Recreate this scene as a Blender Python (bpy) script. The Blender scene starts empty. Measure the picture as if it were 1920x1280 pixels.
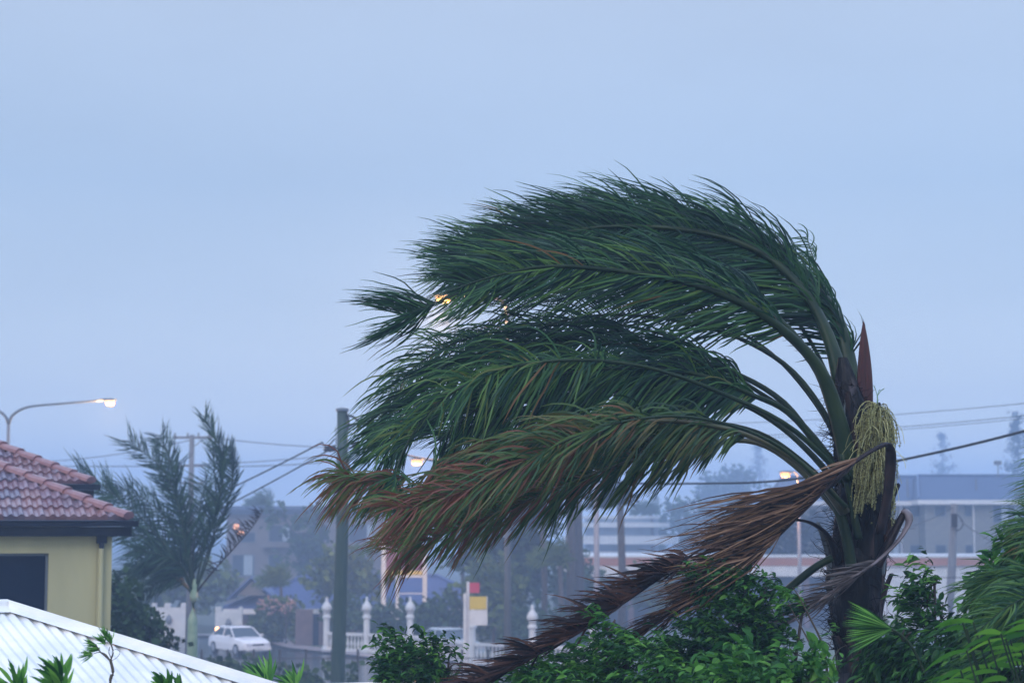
import bpy, math, random
from mathutils import Vector as V, Matrix
rnd = random.Random(7)
R = math.radians
sc = bpy.context.scene
col = sc.collection

# ------------------------------------------------------------------ camera
F = 3500.0; CAMZ = 6.6; HY = 985.0
P = math.atan((HY - 640) / F)
cam_d = bpy.data.cameras.new('camera'); cam = bpy.data.objects.new('camera', cam_d); col.objects.link(cam)
cam_d.sensor_width = 36; cam_d.lens = 36 * F / 1920
cam.location = (0, 0, CAMZ); cam.rotation_euler = (math.pi / 2 + P, 0, 0)
cam_d.clip_start = 0.1; cam_d.clip_end = 3000
cam_d.dof.use_dof = True; cam_d.dof.focus_distance = 13.0; cam_d.dof.aperture_fstop = 3.0
sc.camera = cam

# ------------------------------------------------------------------ sky, sun, exposure
SUN_EL, SUN_AZ = R(38), R(200)      # soft light from behind the camera, above the cloud
w = bpy.data.worlds.new('World'); sc.world = w; w.use_nodes = True
nt = w.node_tree; nt.nodes.clear()
N = nt.nodes.new; L = nt.links.new
out = N('ShaderNodeOutputWorld'); add = N('ShaderNodeAddShader')
b1 = N('ShaderNodeBackground'); b2 = N('ShaderNodeBackground')
sky = N('ShaderNodeTexSky'); sky.sky_type = 'NISHITA'; sky.sun_disc = False
sky.sun_elevation = SUN_EL; sky.sun_rotation = SUN_AZ; sky.dust_density = 4
b1.inputs[1].default_value = 0.05
L(sky.outputs[0], b1.inputs[0])
tc = N('ShaderNodeTexCoord'); sep = N('ShaderNodeSeparateXYZ'); L(tc.outputs['Generated'], sep.inputs[0])
ramp = N('ShaderNodeValToRGB'); L(sep.outputs[2], ramp.inputs[0])
cr = ramp.color_ramp
def stop(p, c):
    e = cr.elements.new(p); e.color = (*c, 1)
cr.elements[0].position = 0.0; cr.elements[0].color = (1.25, 1.22, 1.05, 1)
cr.elements[1].position = 1.0; cr.elements[1].color = (.92, 1.18, 1.72, 1)
stop(.035, (.95, 1.0, .92)); stop(.07, (.62, .69, .74)); stop(.12, (.44, .525, .63)); stop(.18, (.34, .44, .58)); stop(.28, (.41, .485, .60)); stop(.5, (.74, .92, 1.30))
nz = N('ShaderNodeTexNoise'); nz.inputs['Scale'].default_value = 4.5; nz.inputs['Detail'].default_value = 5
mp = N('ShaderNodeMapping'); mp.inputs['Scale'].default_value = (1, 1, 2.6); L(tc.outputs['Generated'], mp.inputs[0]); L(mp.outputs[0], nz.inputs[0])
mr = N('ShaderNodeMapRange'); mr.inputs[1].default_value = .3; mr.inputs[2].default_value = .7
mr.inputs[3].default_value = .965; mr.inputs[4].default_value = 1.06; L(nz.outputs[0], mr.inputs[0])
L(ramp.outputs[0], b2.inputs[0]); L(mr.outputs[0], b2.inputs[1])
L(b1.outputs[0], add.inputs[0]); L(b2.outputs[0], add.inputs[1]); L(add.outputs[0], out.inputs[0])
sd = bpy.data.lights.new('sun', 'SUN'); sd.energy = .7; sd.angle = R(25); sd.color = (1, .96, .92)
so = bpy.data.objects.new('sun', sd); col.objects.link(so)
so.rotation_euler = (V((math.sin(SUN_AZ) * math.cos(SUN_EL), math.cos(SUN_AZ) * math.cos(SUN_EL), math.sin(SUN_EL)))).to_track_quat('Z', 'Y').to_euler()
vs = sc.view_settings; vs.view_transform = 'Standard'; vs.look = 'None'; vs.exposure = 0; vs.gamma = 1
sc.cycles.volume_bounces = 2; sc.cycles.max_bounces = 6; sc.cycles.diffuse_bounces = 3
sc.cycles.transparent_max_bounces = 8; sc.cycles.volume_step_rate = 4
sc.cycles.sample_clamp_indirect = 4

# ------------------------------------------------------------------ helpers
def at(px, py, d):
    u = (px - 960) / F; q = -(py - 640) / F
    y = math.cos(P) - q * math.sin(P); z = math.sin(P) + q * math.cos(P)
    return V((u * d / y, d, CAMZ + z * d / y))
ORG = {}
def tag(o, label=None, cat=None, group=None, kind=None):
    if label: o['label'] = label
    if cat: o['category'] = cat
    if group: o['group'] = group
    if kind: o['kind'] = kind
    return o
def thing(name, loc, label, cat, group=None):
    o = bpy.data.objects.new(name, None); col.objects.link(o); o.location = loc; o.empty_display_size = .2
    ORG[o.name] = V(loc); return tag(o, label, cat, group)
class MB:
    def __init__(s): s.v = []; s.f = []; s.a = []; s.cur = .5; s.mi = []; s.m = 0
    def add(s, vs, fs):
        n = len(s.v); s.v.extend(vs); s.a.extend([s.cur] * len(vs))
        s.f.extend([tuple(i + n for i in f) for f in fs]); s.mi.extend([s.m] * len(fs))
    def box(s, c, size, rz=0, bev=0):
        hx, hy, hz = [k / 2 for k in size]; co, si = math.cos(rz), math.sin(rz)
        pts = []
        for x, y, z in [(-1,-1,-1),(1,-1,-1),(1,1,-1),(-1,1,-1),(-1,-1,1),(1,-1,1),(1,1,1),(-1,1,1)]:
            X, Y = x * hx, y * hy
            pts.append(V((c[0] + X * co - Y * si, c[1] + X * si + Y * co, c[2] + z * hz)))
        s.add(pts, [(0,3,2,1),(4,5,6,7),(0,1,5,4),(1,2,6,5),(2,3,7,6),(3,0,4,7)])
    def span(s, a, b, z0, z1, t0=0, t1=.1):
        """upright slab from plan point a to b; t offsets along the left normal"""
        a = V((a[0], a[1], 0)); b = V((b[0], b[1], 0)); e = (b - a).normalized(); n = V((-e.y, e.x, 0))
        p = [a + n * t0, b + n * t0, b + n * t1, a + n * t1]
        s.add([V((q.x, q.y, z0)) for q in p] + [V((q.x, q.y, z1)) for q in p],
              [(0,3,2,1),(4,5,6,7),(0,1,5,4),(1,2,6,5),(2,3,7,6),(3,0,4,7)])
    def tube(s, pts, rad, n=6, flat=None, up=V((0, 0, 1))):
        k = len(pts); pts = [V(p) for p in pts]
        if not hasattr(rad, '__len__'): rad = [rad] * k
        vs = []
        for i, p in enumerate(pts):
            t = (pts[min(i + 1, k - 1)] - pts[max(i - 1, 0)]).normalized()
            u = t.cross(up)
            if u.length < .05: u = t.cross(V((1, 0, 0)))
            u.normalize(); wv = u.cross(t)
            for j in range(n):
                a = 2 * math.pi * j / n
                vs.append(p + (u * math.cos(a) * rad[i]) + wv * math.sin(a) * rad[i] * (flat or 1))
        fs = [(i*n+j, i*n+(j+1) % n, (i+1)*n+(j+1) % n, (i+1)*n+j) for i in range(k-1) for j in range(n)]
        fs.append(tuple(range(n-1, -1, -1))); fs.append(tuple((k-1)*n+j for j in range(n)))
        s.add(vs, fs)
    def lathe(s, c, prof, n=12):
        c = V(c); vs = []
        for r, z in prof:
            for j in range(n):
                a = 2 * math.pi * j / n; vs.append(c + V((r * math.cos(a), r * math.sin(a), z)))
        k = len(prof)
        fs = [(i*n+j, i*n+(j+1) % n, (i+1)*n+(j+1) % n, (i+1)*n+j) for i in range(k-1) for j in range(n)]
        fs.append(tuple(range(n-1, -1, -1))); fs.append(tuple((k-1)*n+j for j in range(n)))
        s.add(vs, fs)
    def strip(s, pts, ws, sides):
        """ribbon through pts, half widths ws, side vectors"""
        vs = []
        for p, w_, sd_ in zip(pts, ws, sides): vs += [p - sd_ * w_, p + sd_ * w_]
        s.add(vs, [(2*i, 2*i+1, 2*i+3, 2*i+2) for i in range(len(pts) - 1)])
    def leaf(s, p, d, up, ln, wd, bend=.3):
        """broad pointed leaf folded along its midrib"""
        d = d.normalized(); sd_ = d.cross(up)
        if sd_.length < .1: sd_ = d.cross(V((1, .3, 0)))
        sd_.normalize(); nn = sd_.cross(d)
        vs = [p]
        for t, q in ((.3, .85), (.65, .8)):
            c = p + d * ln * t - nn * bend * ln * t * t
            vs += [c + sd_ * wd * q + nn * wd * .35, c, c - sd_ * wd * q + nn * wd * .35]
        vs.append(p + d * ln - nn * bend * ln)
        s.add(vs, [(0,1,2),(0,2,3),(1,4,5,2),(2,5,6,3),(4,7,5),(5,7,6)])
    def build(s, name, mats, parent=None, smooth=False, label=None):
        org = ORG[parent.name] if parent else V((0, 0, 0))
        me = bpy.data.meshes.new(name)
        me.from_pydata([v - org for v in s.v], [], s.f)
        at_ = me.attributes.new('v', 'FLOAT', 'POINT'); at_.data.foreach_set('value', s.a)
        if not isinstance(mats, (list, tuple)): mats = [mats]
        for m in mats: me.materials.append(m)
        if len(mats) > 1: me.polygons.foreach_set('material_index', s.mi)
        if smooth: me.polygons.foreach_set('use_smooth', [True] * len(me.polygons))
        me.update()
        o = bpy.data.objects.new(name, me); col.objects.link(o)
        if parent: o.parent = parent
        ORG[o.name] = org
        if label: o['label'] = label
        return o

def mat(name, c1, c2=None, rough=.6, scale=8, detail=4, bump=0, bscale=None, metal=0, attr=None, trans=0, emit=None, estr=0,
        stretch=(1, 1, 1), spec=.5, lo=.35, hi=.65, coat=0):
    m = bpy.data.materials.new(name); m.use_nodes = True; t = m.node_tree; B = t.nodes['Principled BSDF']
    B.inputs['Roughness'].default_value = rough; B.inputs['Metallic'].default_value = metal
    B.inputs['Specular IOR Level'].default_value = spec; B.inputs['Coat Weight'].default_value = coat
    B.inputs['Base Color'].default_value = (*c1, 1)
    n = t.nodes.new; l = t.links.new
    co = n('ShaderNodeTexCoord'); mpn = n('ShaderNodeMapping'); mpn.inputs['Scale'].default_value = stretch; l(co.outputs['Object'], mpn.inputs[0])
    no = n('ShaderNodeTexNoise'); no.inputs['Scale'].default_value = scale; no.inputs['Detail'].default_value = detail; l(mpn.outputs[0], no.inputs[0])
    colout = None
    if c2:
        r_ = n('ShaderNodeMapRange'); r_.inputs[1].default_value = lo; r_.inputs[2].default_value = hi; l(no.outputs[0], r_.inputs[0])
        mx = n('ShaderNodeMix'); mx.data_type = 'RGBA'; mx.inputs[6].default_value = (*c1, 1); mx.inputs[7].default_value = (*c2, 1)
        l(r_.outputs[0], mx.inputs[0]); colout = mx.outputs[2]
    if attr:      # attr = list of colours picked by the per-leaf / per-tile value
        a = n('ShaderNodeAttribute'); a.attribute_name = 'v'; rp = n('ShaderNodeValToRGB'); l(a.outputs['Fac'], rp.inputs[0])
        e = rp.color_ramp.elements; e[0].color = (*attr[0], 1); e[1].color = (*attr[-1], 1)
        for i in range(1, len(attr) - 1):
            k = e.new(i / (len(attr) - 1)); k.color = (*attr[i], 1)
        if colout:
            mx2 = n('ShaderNodeMix'); mx2.data_type = 'RGBA'; mx2.inputs[0].default_value = .35
            l(rp.outputs[0], mx2.inputs[6]); l(colout, mx2.inputs[7]); colout = mx2.outputs[2]
        else: colout = rp.outputs[0]
    if colout: l(colout, B.inputs['Base Color'])
    if bump:
        nb = n('ShaderNodeTexNoise'); nb.inputs['Scale'].default_value = bscale or scale * 3; nb.inputs['Detail'].default_value = 5; l(mpn.outputs[0], nb.inputs[0])
        bp = n('ShaderNodeBump'); bp.inputs['Strength'].default_value = bump; bp.inputs['Distance'].default_value = .02
        l(nb.outputs[0], bp.inputs['Height']); l(bp.outputs[0], B.inputs['Normal'])
    if emit:
        B.inputs['Emission Color'].default_value = (*emit, 1); B.inputs['Emission Strength'].default_value = estr
    if trans:
        tr = n('ShaderNodeBsdfTranslucent'); ms = n('ShaderNodeMixShader'); ms.inputs[0].default_value = trans
        if colout: l(colout, tr.inputs[0])
        else: tr.inputs[0].default_value = (*c1, 1)
        o_ = t.nodes['Material Output']; l(B.outputs[0], ms.inputs[1]); l(tr.outputs[0], ms.inputs[2]); l(ms.outputs[0], o_.inputs[0])
    return m
def brick(name, c1, c2, mortar, scale=1, bw=.24, rh=.086):
    m = mat(name, c1, rough=.85); t = m.node_tree; B = t.nodes['Principled BSDF']
    co = t.nodes.new('ShaderNodeTexCoord'); mp_ = t.nodes.new('ShaderNodeMapping'); mp_.inputs['Rotation'].default_value = (R(90), 0, 0)
    b = t.nodes.new('ShaderNodeTexBrick'); b.inputs['Color1'].default_value = (*c1, 1); b.inputs['Color2'].default_value = (*c2, 1)
    b.inputs['Mortar'].default_value = (*mortar, 1); b.inputs['Brick Width'].default_value = bw; b.inputs['Row Height'].default_value = rh
    b.inputs['Scale'].default_value = scale; b.inputs['Mortar Size'].default_value = .012
    t.links.new(co.outputs['Object'], mp_.inputs[0]); t.links.new(mp_.outputs[0], b.inputs[0]); t.links.new(b.outputs[0], B.inputs['Base Color'])
    return m

M = {}
M['palmleaf'] = mat('palm_leaflet', (.03, .06, .03), attr=[(.004, .018, .014), (.010, .044, .027), (.030, .095, .034), (.08, .17, .035), (.15, .085, .035)], rough=.45, trans=.18, spec=.2)
M['palmleaf_y'] = mat('yellowing_leaflet', (.1, .1, .03), attr=[(.008, .028, .014), (.022, .068, .020), (.065, .115, .022), (.15, .055, .03), (.16, .05, .035)], rough=.45, trans=.14, spec=.28)
M['deadleaf'] = mat('dead_leaflet', (.1, .05, .03), attr=[(.008, .006, .006), (.045, .024, .016), (.12, .062, .034), (.24, .145, .085)], rough=.5, trans=.08, spec=.2)
M['darkdead'] = mat('dark_dead_leaflet', (.1, .05, .03), attr=[(.005, .004, .005), (.022, .011, .010), (.065, .030, .020), (.12, .06, .04)], rough=.45, trans=.05, spec=.2)
M['greydead'] = mat('grey_dead_leaflet', (.1, .1, .1), attr=[(.02, .016, .018), (.06, .048, .048), (.15, .12, .115)], rough=.45, trans=.05)
M['palmleaf_s'] = mat('teal_leaflet', (.03, .06, .03), attr=[(.006, .020, .017), (.017, .050, .036), (.048, .105, .052)], rough=.45, trans=.2, spec=.2)
M['petiole'] = mat('green_petiole', (.008, .024, .012), (.022, .042, .016), rough=.45, scale=5, spec=.25)
M['petiole_o'] = mat('olive_petiole', (.075, .065, .03), (.04, .055, .022), rough=.4, scale=5)
M['petiole_d'] = mat('dark_petiole', (.006, .005, .008), (.03, .02, .022), rough=.45, scale=9, spec=.2)
M['petiole_g'] = mat('grey_petiole', (.07, .055, .06), (.17, .145, .17), rough=.35, scale=9)
M['palmtrunk'] = mat('palm_trunk', (.004, .0035, .005), (.10, .085, .10), rough=.5, scale=9, bump=1, bscale=22, stretch=(1, 1, .3), lo=.5, hi=.78, spec=.25)
M['boot'] = mat('leaf_base', (.004, .003, .004), (.085, .05, .045), rough=.5, scale=9, bump=.9, bscale=30, stretch=(1, 1, .2), lo=.48, hi=.72, spec=.25)
M['bare'] = mat('bark_highlight', (.04, .045, .05), (.24, .28, .30), rough=.5, scale=9, bump=.5, stretch=(1, 1, .35), spec=.3)  # bare bark with bluish wet highlights put into its pale colour
M['fibre'] = mat('fibre', (.005, .004, .005), (.014, .010, .010), rough=.8, spec=.1)
M['spathe'] = mat('spathe', (.065, .010, .010), (.032, .006, .007), rough=.5, scale=6, stretch=(8, 8, .3), bump=.6, bscale=30)
M['flower'] = mat('inflorescence', (.3, .3, .1), attr=[(.10, .09, .045), (.32, .32, .13), (.62, .62, .32)], rough=.6, trans=.15)
M['greenstalk'] = mat('flower_stalk', (.10, .20, .12), rough=.5)
def foliage(name, a, tr=.25, rough=.42): return mat(name, a[0], attr=a, rough=rough, trans=tr, spec=.2)
M['shrubdark'] = foliage('dark_shrub_leaf', [(.008, .040, .016), (.020, .085, .022), (.055, .18, .032), (.16, .38, .055)], tr=.35)
M['shrubmid'] = foliage('green_shrub_leaf', [(.014, .065, .02), (.038, .15, .028), (.09, .27, .042), (.22, .48, .08)], tr=.35)
M['shrublime'] = foliage('lime_leaf', [(.03, .12, .025), (.08, .26, .03), (.17, .40, .045)], tr=.35)
M['fargreen'] = foliage('far_leaf', [(.012, .03, .015), (.035, .075, .03), (.08, .14, .045)], rough=.7)
M['farolive'] = foliage('far_olive_leaf', [(.03, .055, .02), (.075, .115, .035), (.15, .19, .05)], rough=.7)
M['fardark'] = foliage('far_dark_leaf', [(.008, .012, .012), (.018, .026, .02), (.035, .05, .035)], rough=.7)
M['pinkflower'] = foliage('blossom', [(.35, .20, .18), (.5, .33, .28)], rough=.7)
M['bark'] = mat('bark', (.03, .024, .022), (.07, .055, .05), rough=.8, scale=12, bump=.6, stretch=(1, 1, .3))
M['twig'] = mat('twig', (.09, .07, .05), (.05, .045, .03), rough=.7)
M['smallpalmtrunk'] = mat('smooth_green_trunk', (.17, .25, .17), (.26, .33, .23), rough=.45, scale=3, stretch=(1, 1, 2))
M['wood'] = mat('treated_pole', (.022, .048, .040), (.045, .070, .055), rough=.7, scale=5, stretch=(4, 4, .25), bump=.5)
M['polegrey'] = mat('pole_grey', (.10, .11, .13), (.16, .17, .19), rough=.6, scale=4, stretch=(3, 3, .3))
M['concrete'] = mat('concrete', (.22, .21, .24), (.30, .28, .31), rough=.75, scale=3, stretch=(3, 3, .4))
M['galv'] = mat('galvanised', (.13, .16, .20), rough=.45, metal=.2)
M['black'] = mat('black_rubber', (.012, .012, .014), rough=.5)
M['cable'] = mat('cable', (.008, .010, .014), rough=.5)
M['insul'] = mat('insulator', (.02, .02, .03), rough=.25)
M['lamp'] = mat('sodium_lamp', (1, .6, .25), emit=(1, .40, .09), estr=1.9)
M['lampdim'] = mat('street_lamp_lens', (1, .7, .4), emit=(1, .55, .25), estr=2.2)
M['amber'] = mat('amber_glare', (1, .5, .2), emit=(1, .42, .14), estr=9)  # emission for the added glow that imitates a glare on the car
M['litwin'] = mat('lit_window', (.9, .5, .3), emit=(1, .40, .16), estr=1.1)
M['cream'] = mat('cream_render', (.47, .44, .25), (.35, .33, .19), rough=.85, scale=1.8, bump=.2, bscale=50, stretch=(1, 1, .22), lo=.35, hi=.75)
M['navy'] = mat('navy_gutter', (.004, .008, .022), (.007, .012, .03), rough=.25, scale=4, coat=.15, spec=.3)
M['glassdark'] = mat('dark_window', (.003, .009, .028), rough=.2, spec=.2)
M['curtain'] = mat('pale_curtain', (.30, .36, .42), rough=.8)
M['tile'] = mat('terracotta_tile', (.3, .2, .2), (.12, .11, .16), attr=[(.20, .09, .09), (.30, .15, .15), (.10, .11, .18), (.33, .20, .21), (.16, .05, .07), (.26, .17, .22)], rough=.25, scale=14, bump=.3, coat=.35, spec=.4)
M['ridge'] = mat('ridge_tile', (.30, .145, .14), (.22, .10, .11), rough=.35, scale=9, coat=.15)
M['whitesheet'] = mat('white_roof_sheet', (.86, .85, .83), (.70, .72, .73), rough=.4, scale=2.6, lo=.35, hi=.62, stretch=(1, 1, 3))
M['brickpale'] = brick('pale_brick', (.175, .175, .165), (.145, .148, .145), (.21, .21, .20), bw=.5, rh=.2)
M['bluetile'] = mat('blue_tile', (.035, .065, .19), (.055, .085, .22), rough=.5, scale=5)
M['slate'] = mat('grey_blue_tile', (.055, .095, .19), (.08, .12, .21), rough=.55, scale=4)
M['whitepaint'] = mat('white_paint', (.60, .60, .60), (.50, .51, .53), rough=.5, scale=2)
M['tan'] = mat('tan_brick', (.14, .12, .12), (.17, .15, .145), rough=.85, scale=1)
M['brownwall'] = mat('brown_wall', (.10, .07, .075), (.14, .10, .10), rough=.85, scale=2)
M['orange'] = mat('orange_fascia', (.36, .15, .085), (.30, .13, .085), rough=.6, scale=.5)
M['greyglass'] = mat('grey_glazing', (.03, .045, .07), rough=.2, spec=.3)
M['paleglass'] = mat('pale_glazing', (.22, .27, .33), (.12, .15, .20), rough=.3, scale=.4)
M['maroon'] = mat('maroon_panel', (.16, .018, .02), rough=.5)
M['yellow'] = mat('yellow_panel', (.55, .40, .03), rough=.5)
M['red'] = mat('red_panel', (.42, .015, .05), rough=.5)
M['carpaint'] = mat('white_car_paint', (.70, .68, .70), rough=.22, coat=.6)
M['silver'] = mat('silver_car_paint', (.35, .42, .48), rough=.3, coat=.5)
M['carglass'] = mat('car_glass', (.02, .035, .05), rough=.08)
M['tyre'] = mat('tyre', (.012, .012, .013), rough=.8)
M['alloy'] = mat('hubcap', (.4, .4, .43), rough=.35, metal=.6)
M['lens'] = mat('headlight_lens', (.5, .5, .55), rough=.1)
M['road'] = mat('wet_asphalt', (.020, .024, .030), (.035, .040, .048), rough=.2, scale=.6, bump=.25, bscale=4)
M['ground'] = mat('ground', (.04, .055, .035), (.08, .08, .06), rough=.75, scale=.25)
M['paving'] = mat('paving', (.22, .20, .21), (.17, .16, .18), rough=.45, scale=.5)
M['grass'] = mat('verge_grass', (.05, .085, .03), (.09, .11, .05), rough=.8, scale=1.5)

# ------------------------------------------------------------------ ground, road
def sheet(name, pts, z, m):
    b = MB(); b.add([V((x, y, z)) for x, y in pts], [tuple(range(len(pts)))]); return tag(b.build(name, m), kind='structure')
sheet('ground', [(-850, -150), (850, -150), (850, 950), (-850, 950)], 0, M['ground'])
sheet('road', [(-90, 60), (-6, 70), (30, 62), (90, 62), (90, 82), (12, 84), (-6.5, 93), (-12, 101), (-16, 112), (-90, 112)], .004, M['road'])
sheet('pavement', [(-90, 112.1), (-16, 112.1), (-12, 101.1), (-6.5, 93.1), (12, 84.1), (90, 82.1), (90, 84.2), (12, 86.4), (-6.5, 95.2), (-12, 104), (-14, 114), (-90, 114)], .12, M['paving'])
sheet('forecourt', [(2, 14), (60, 14), (60, 60), (2, 60)], .008, M['paving'])
g = sheet('grass_verge', [(-13.8, 114), (-11.9, 104.1), (-6.4, 95.3), (12, 86.5), (40, 86), (40, 97), (-5, 101), (-9, 116)], .10, M['grass'])

# ------------------------------------------------------------------ house on the left
HA = R(20); EX = V((math.cos(HA), math.sin(HA), 0)); EY = V((-math.sin(HA), math.cos(HA), 0))
def tile_face(b, O, e, up, pitch, ncourse, length, hip=True, tw=.30, th=.33):
    """O eave corner, e along the eave away from the hip, up = plan direction upslope"""
    tp = math.tan(pitch); cp = math.cos(pitch); nrm = (V((0, 0, 1)) * cp - up * math.sin(pitch)).normalized()
    for j in range(ncourse):
        v0 = j * th * cp; v1 = (j + 1.12) * th * cp
        ustart = v0 if hip else 0
        k = int(ustart / tw)
        while k * tw < length:
            b.cur = rnd.random(); vs = []
            n = 12
            for row, (vv, off) in enumerate(((v0, -.03), (v0, .042), (v1, .004))):
                for i in range(n + 1):
                    u = k * tw + tw * i / n
                    ph = (i / n * 2) % 1.0
                    h = .035 * max(0, math.sin(math.pi * min(1, ph / .62))) if ph < .62 else -.006
                    uu = max(u, vv) if hip else u
                    p = O + e * uu + up * vv + V((0, 0, vv * tp)) + nrm * (off + h * (0 if row == 0 else 1))
                    vs.append(p)
            b.add(vs, [(r*(n+1)+i, r*(n+1)+i+1, (r+1)*(n+1)+i+1, (r+1)*(n+1)+i) for r in range(2) for i in range(n)])
            k += 1
def ridge_caps(b, A, B_, step=.40):
    dirv = (B_ - A); ln = dirv.length; dirv.normalize(); sd_ = dirv.cross(V((0, 0, 1))).normalized(); nn = sd_.cross(dirv)
    k = int(ln / step)
    for i in range(k):
        b.cur = rnd.random(); p0 = A + dirv * step * i; p1 = A + dirv * step * (i + 1.12)
        vs = []
        for p, r_, lift in ((p0, .135, .055), (p1, .115, .03)):
            for a in (-100, -62, -25, 25, 62, 100):
                vs.append(p + sd_ * math.sin(R(a)) * r_ + nn * (math.cos(R(a)) * r_ * .62 + lift - .02))
        n = 6
        b.add(vs + [p0 - nn * .02], [(i2, i2+1, n+i2+1, n+i2) for i2 in range(n-1)] + [(12, i2+1, i2) for i2 in range(n-1)])
PIT = R(25)
house = thing('house', (-9, 31, 0), 'cream rendered house with terracotta tiled hip roof and navy gutters at the left edge', 'house')
Ce = at(240, 972, 28.0)                   # lower eave corner
Cu = at(170, 905, 31.5)                   # upper eave corner
def house_block(C, eavelen, depth, ncr, wallin, zbot, tag_up):
    b = MB(); tile_face(b, C, -EX, EY, PIT, ncr, eavelen, True); tile_face(b, C, EY, -EX, PIT, ncr, depth, True)
    rf = b.build('roof', M['tile'], house, smooth=False)
    h = MB(); s2 = ncr * .33 * math.cos(PIT)
    ridge_caps(h, C + V((0, 0, .0)), C + (-EX + EY) * s2 + V((0, 0, s2 * math.tan(PIT))))
    h.build('ridge_tiles', M['ridge'], rf)
    g_ = MB()
    A = C - EX * eavelen; Bc = C + EX * .06
    # gutter: deep front with rolled lip
    g_.span(A - EY * .06, Bc - EY * .06, C.z - .115, C.z - .03, -.05, .05)
    g_.tube([A - EY * .115 + V((0, 0, C.z * 0 - .035)) , Bc - EY * .115 + V((0, 0, -.035))], .016, 8)
    g_.span(A, Bc + EX * .0, C.z - .26, C.z - .118, 0.02, .05)
    g_.span(Bc + EX * .002, Bc + EY * depth, C.z - .115, C.z - .03, -.1, 0)
    g_.span(C - EX * .06, C - EX * .06 + EY * depth, C.z - .26, C.z - .118, 0, .03)
    g_.build('gutter', M['navy'], house)
    wl = MB(); W0 = C - EX * wallin + EY * wallin; W1 = W0 - EX * eavelen
    wl.span((W1.x, W1.y), (W0.x, W0.y), zbot, C.z - .2, 0, .2)
    wl.span((W0.x, W0.y), (W0 + EY * depth).to_tuple()[:2], zbot, C.z - .2, 0, .2)
    so_ = MB(); q = [C - EX * .03, C - EX * eavelen, C - EX * eavelen + EY * wallin * 1.2, C - EX * .03 + EY * wallin * 1.2]
    return wl, W0
wl, W0 = house_block(Ce, 7, 6, 11, .22, 0, 0)
# window opening in the front wall: rebuild wall around it
wl = MB()
def wpt(u): q = W0 - EX * u; return (q.x, q.y)
ZT = Ce.z - .2
# window: right jamb pixel 96 -> distance along wall
def u_at(px):
    k = (px - 960) / F       # X = k*Y ; point = W0 - EX*u
    return (W0.x - k * W0.y) / (EX.x - k * EX.y)
uw = u_at(97); zt = CAMZ - (1037 - HY) / F * 27.3; zb = zt - 1.6
wl.span(wpt(uw), wpt(0), 0, ZT, 0, .2); wl.span(wpt(7), wpt(uw), zt, ZT, 0, .2); wl.span(wpt(7), wpt(uw), 0, zb, 0, .2)
wl.span(wpt(7), wpt(uw + 2.2), zb, zt, 0, .2)
wl.span((W0.x, W0.y), (W0 + EY * 6).to_tuple()[:2], 0, ZT, 0, .2)
wall = wl.build('wall', M['cream'], house)
wn = MB(); wn.span(wpt(uw + 2.2), wpt(uw), zb, zt, .1, .13); wno = wn.build('window', M['glassdark'], house)
fr = MB()
for a, b_ in ((0, .035), (.72, .75), (2.16, 2.2)): fr.span(wpt(uw + b_), wpt(uw + a), zb, zt, .06, .12)
fr.span(wpt(uw + 2.2), wpt(uw), zt - .035, zt - .002, .055, .12)
fr.build('window_frame', M['galv'], wno)
fr = MB(); u0, u1 = u_at(188), u_at(222)
fr.span(wpt(u1 - .1), wpt(0.001), 0, ZT - .06, -.025, -.001) if False else None
pl = MB(); pl.span(wpt(u_at(187)), wpt(-.02), 0, ZT - .07, -.03, -.002); pl.build('corner_pilaster', M['cream'], house)
dp = MB(); cpt = W0 - EX * u_at(193) - EY * .1
hd = MB(); hd.box((cpt.x, cpt.y, ZT - .10), (.15, .10, .13), HA); hd.box((cpt.x, cpt.y, ZT - .03), (.19, .13, .03), HA)
hd.tube([cpt + V((0, 0, ZT - .16 - cpt.z)), cpt + V((0, 0, ZT - .24 - cpt.z))], .04, 8)
hd.build('rainwater_head', M['navy'], house)
dp.tube([V((cpt.x, cpt.y, ZT - .2)), V((cpt.x, cpt.y, .1))], .036, 10)
dp.build('downpipe', M['cream'], house)
wl2, Wu = house_block(Cu, 6, 5, 8, .17, Ce.z - .6, 0)
wl2.build('upper_wall', M['cream'], house)

# ------------------------------------------------------------------ white corrugated roof in front
S_ = V((.6, -.8, 0)); E_ = V((.8, .6, 0)); H0 = at(10, 1142, 13.6); TP = .4
wr = thing('corrugated_roof_building', (H0.x, H0.y - 1, 0), 'low building with white corrugated metal hip roof in the bottom left corner', 'building')
nr = (V((0, 0, 1)) + S_ * TP).normalized()
b = MB(); pit = .076; n = 8; vE = 3.4
u = -3.2; rows = []
while u < vE:
    v0 = max(u, 0)
    h = .009 * math.sin(2 * math.pi * u / pit)
    rows.append([H0 + E_ * u + S_ * (v0 + (vE - v0) * k / 4) - V((0, 0, TP * (v0 + (vE - v0) * k / 4))) + nr * h for k in range(5)])
    u += pit / n
vs = [p for r_ in rows for p in r_]; b.add(vs, [(i*5+k, i*5+k+1, (i+1)*5+k+1, (i+1)*5+k) for i in range(len(rows)-1) for k in range(4)])
b.build('roof_sheet', M['whitesheet'], wr, smooth=True)
b = MB(); rows = []; v = 0; nr2 = (V((0, 0, 1)) + E_ * TP).normalized()      # far hip face
while v < vE:
    h = .009 * math.sin(2 * math.pi * v / pit)
    rows.append([H0 + S_ * v + E_ * (v + (vE - v) * k) - V((0, 0, TP * (v + (vE - v) * k))) + nr2 * h for k in (0, 1)]); v += pit / 4
vs = [p for r_ in rows for p in r_]; b.add(vs, [(i*2, i*2+1, (i+1)*2+1, (i+1)*2) for i in range(len(rows)-1)])
b.build('roof_sheet', M['whitesheet'], wr, smooth=True)
b = MB(); hd_ = ((S_ + E_) - V((0, 0, TP))); A = H0; Bq = H0 + hd_ * vE; hn = (nr + nr2).normalized()
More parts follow.
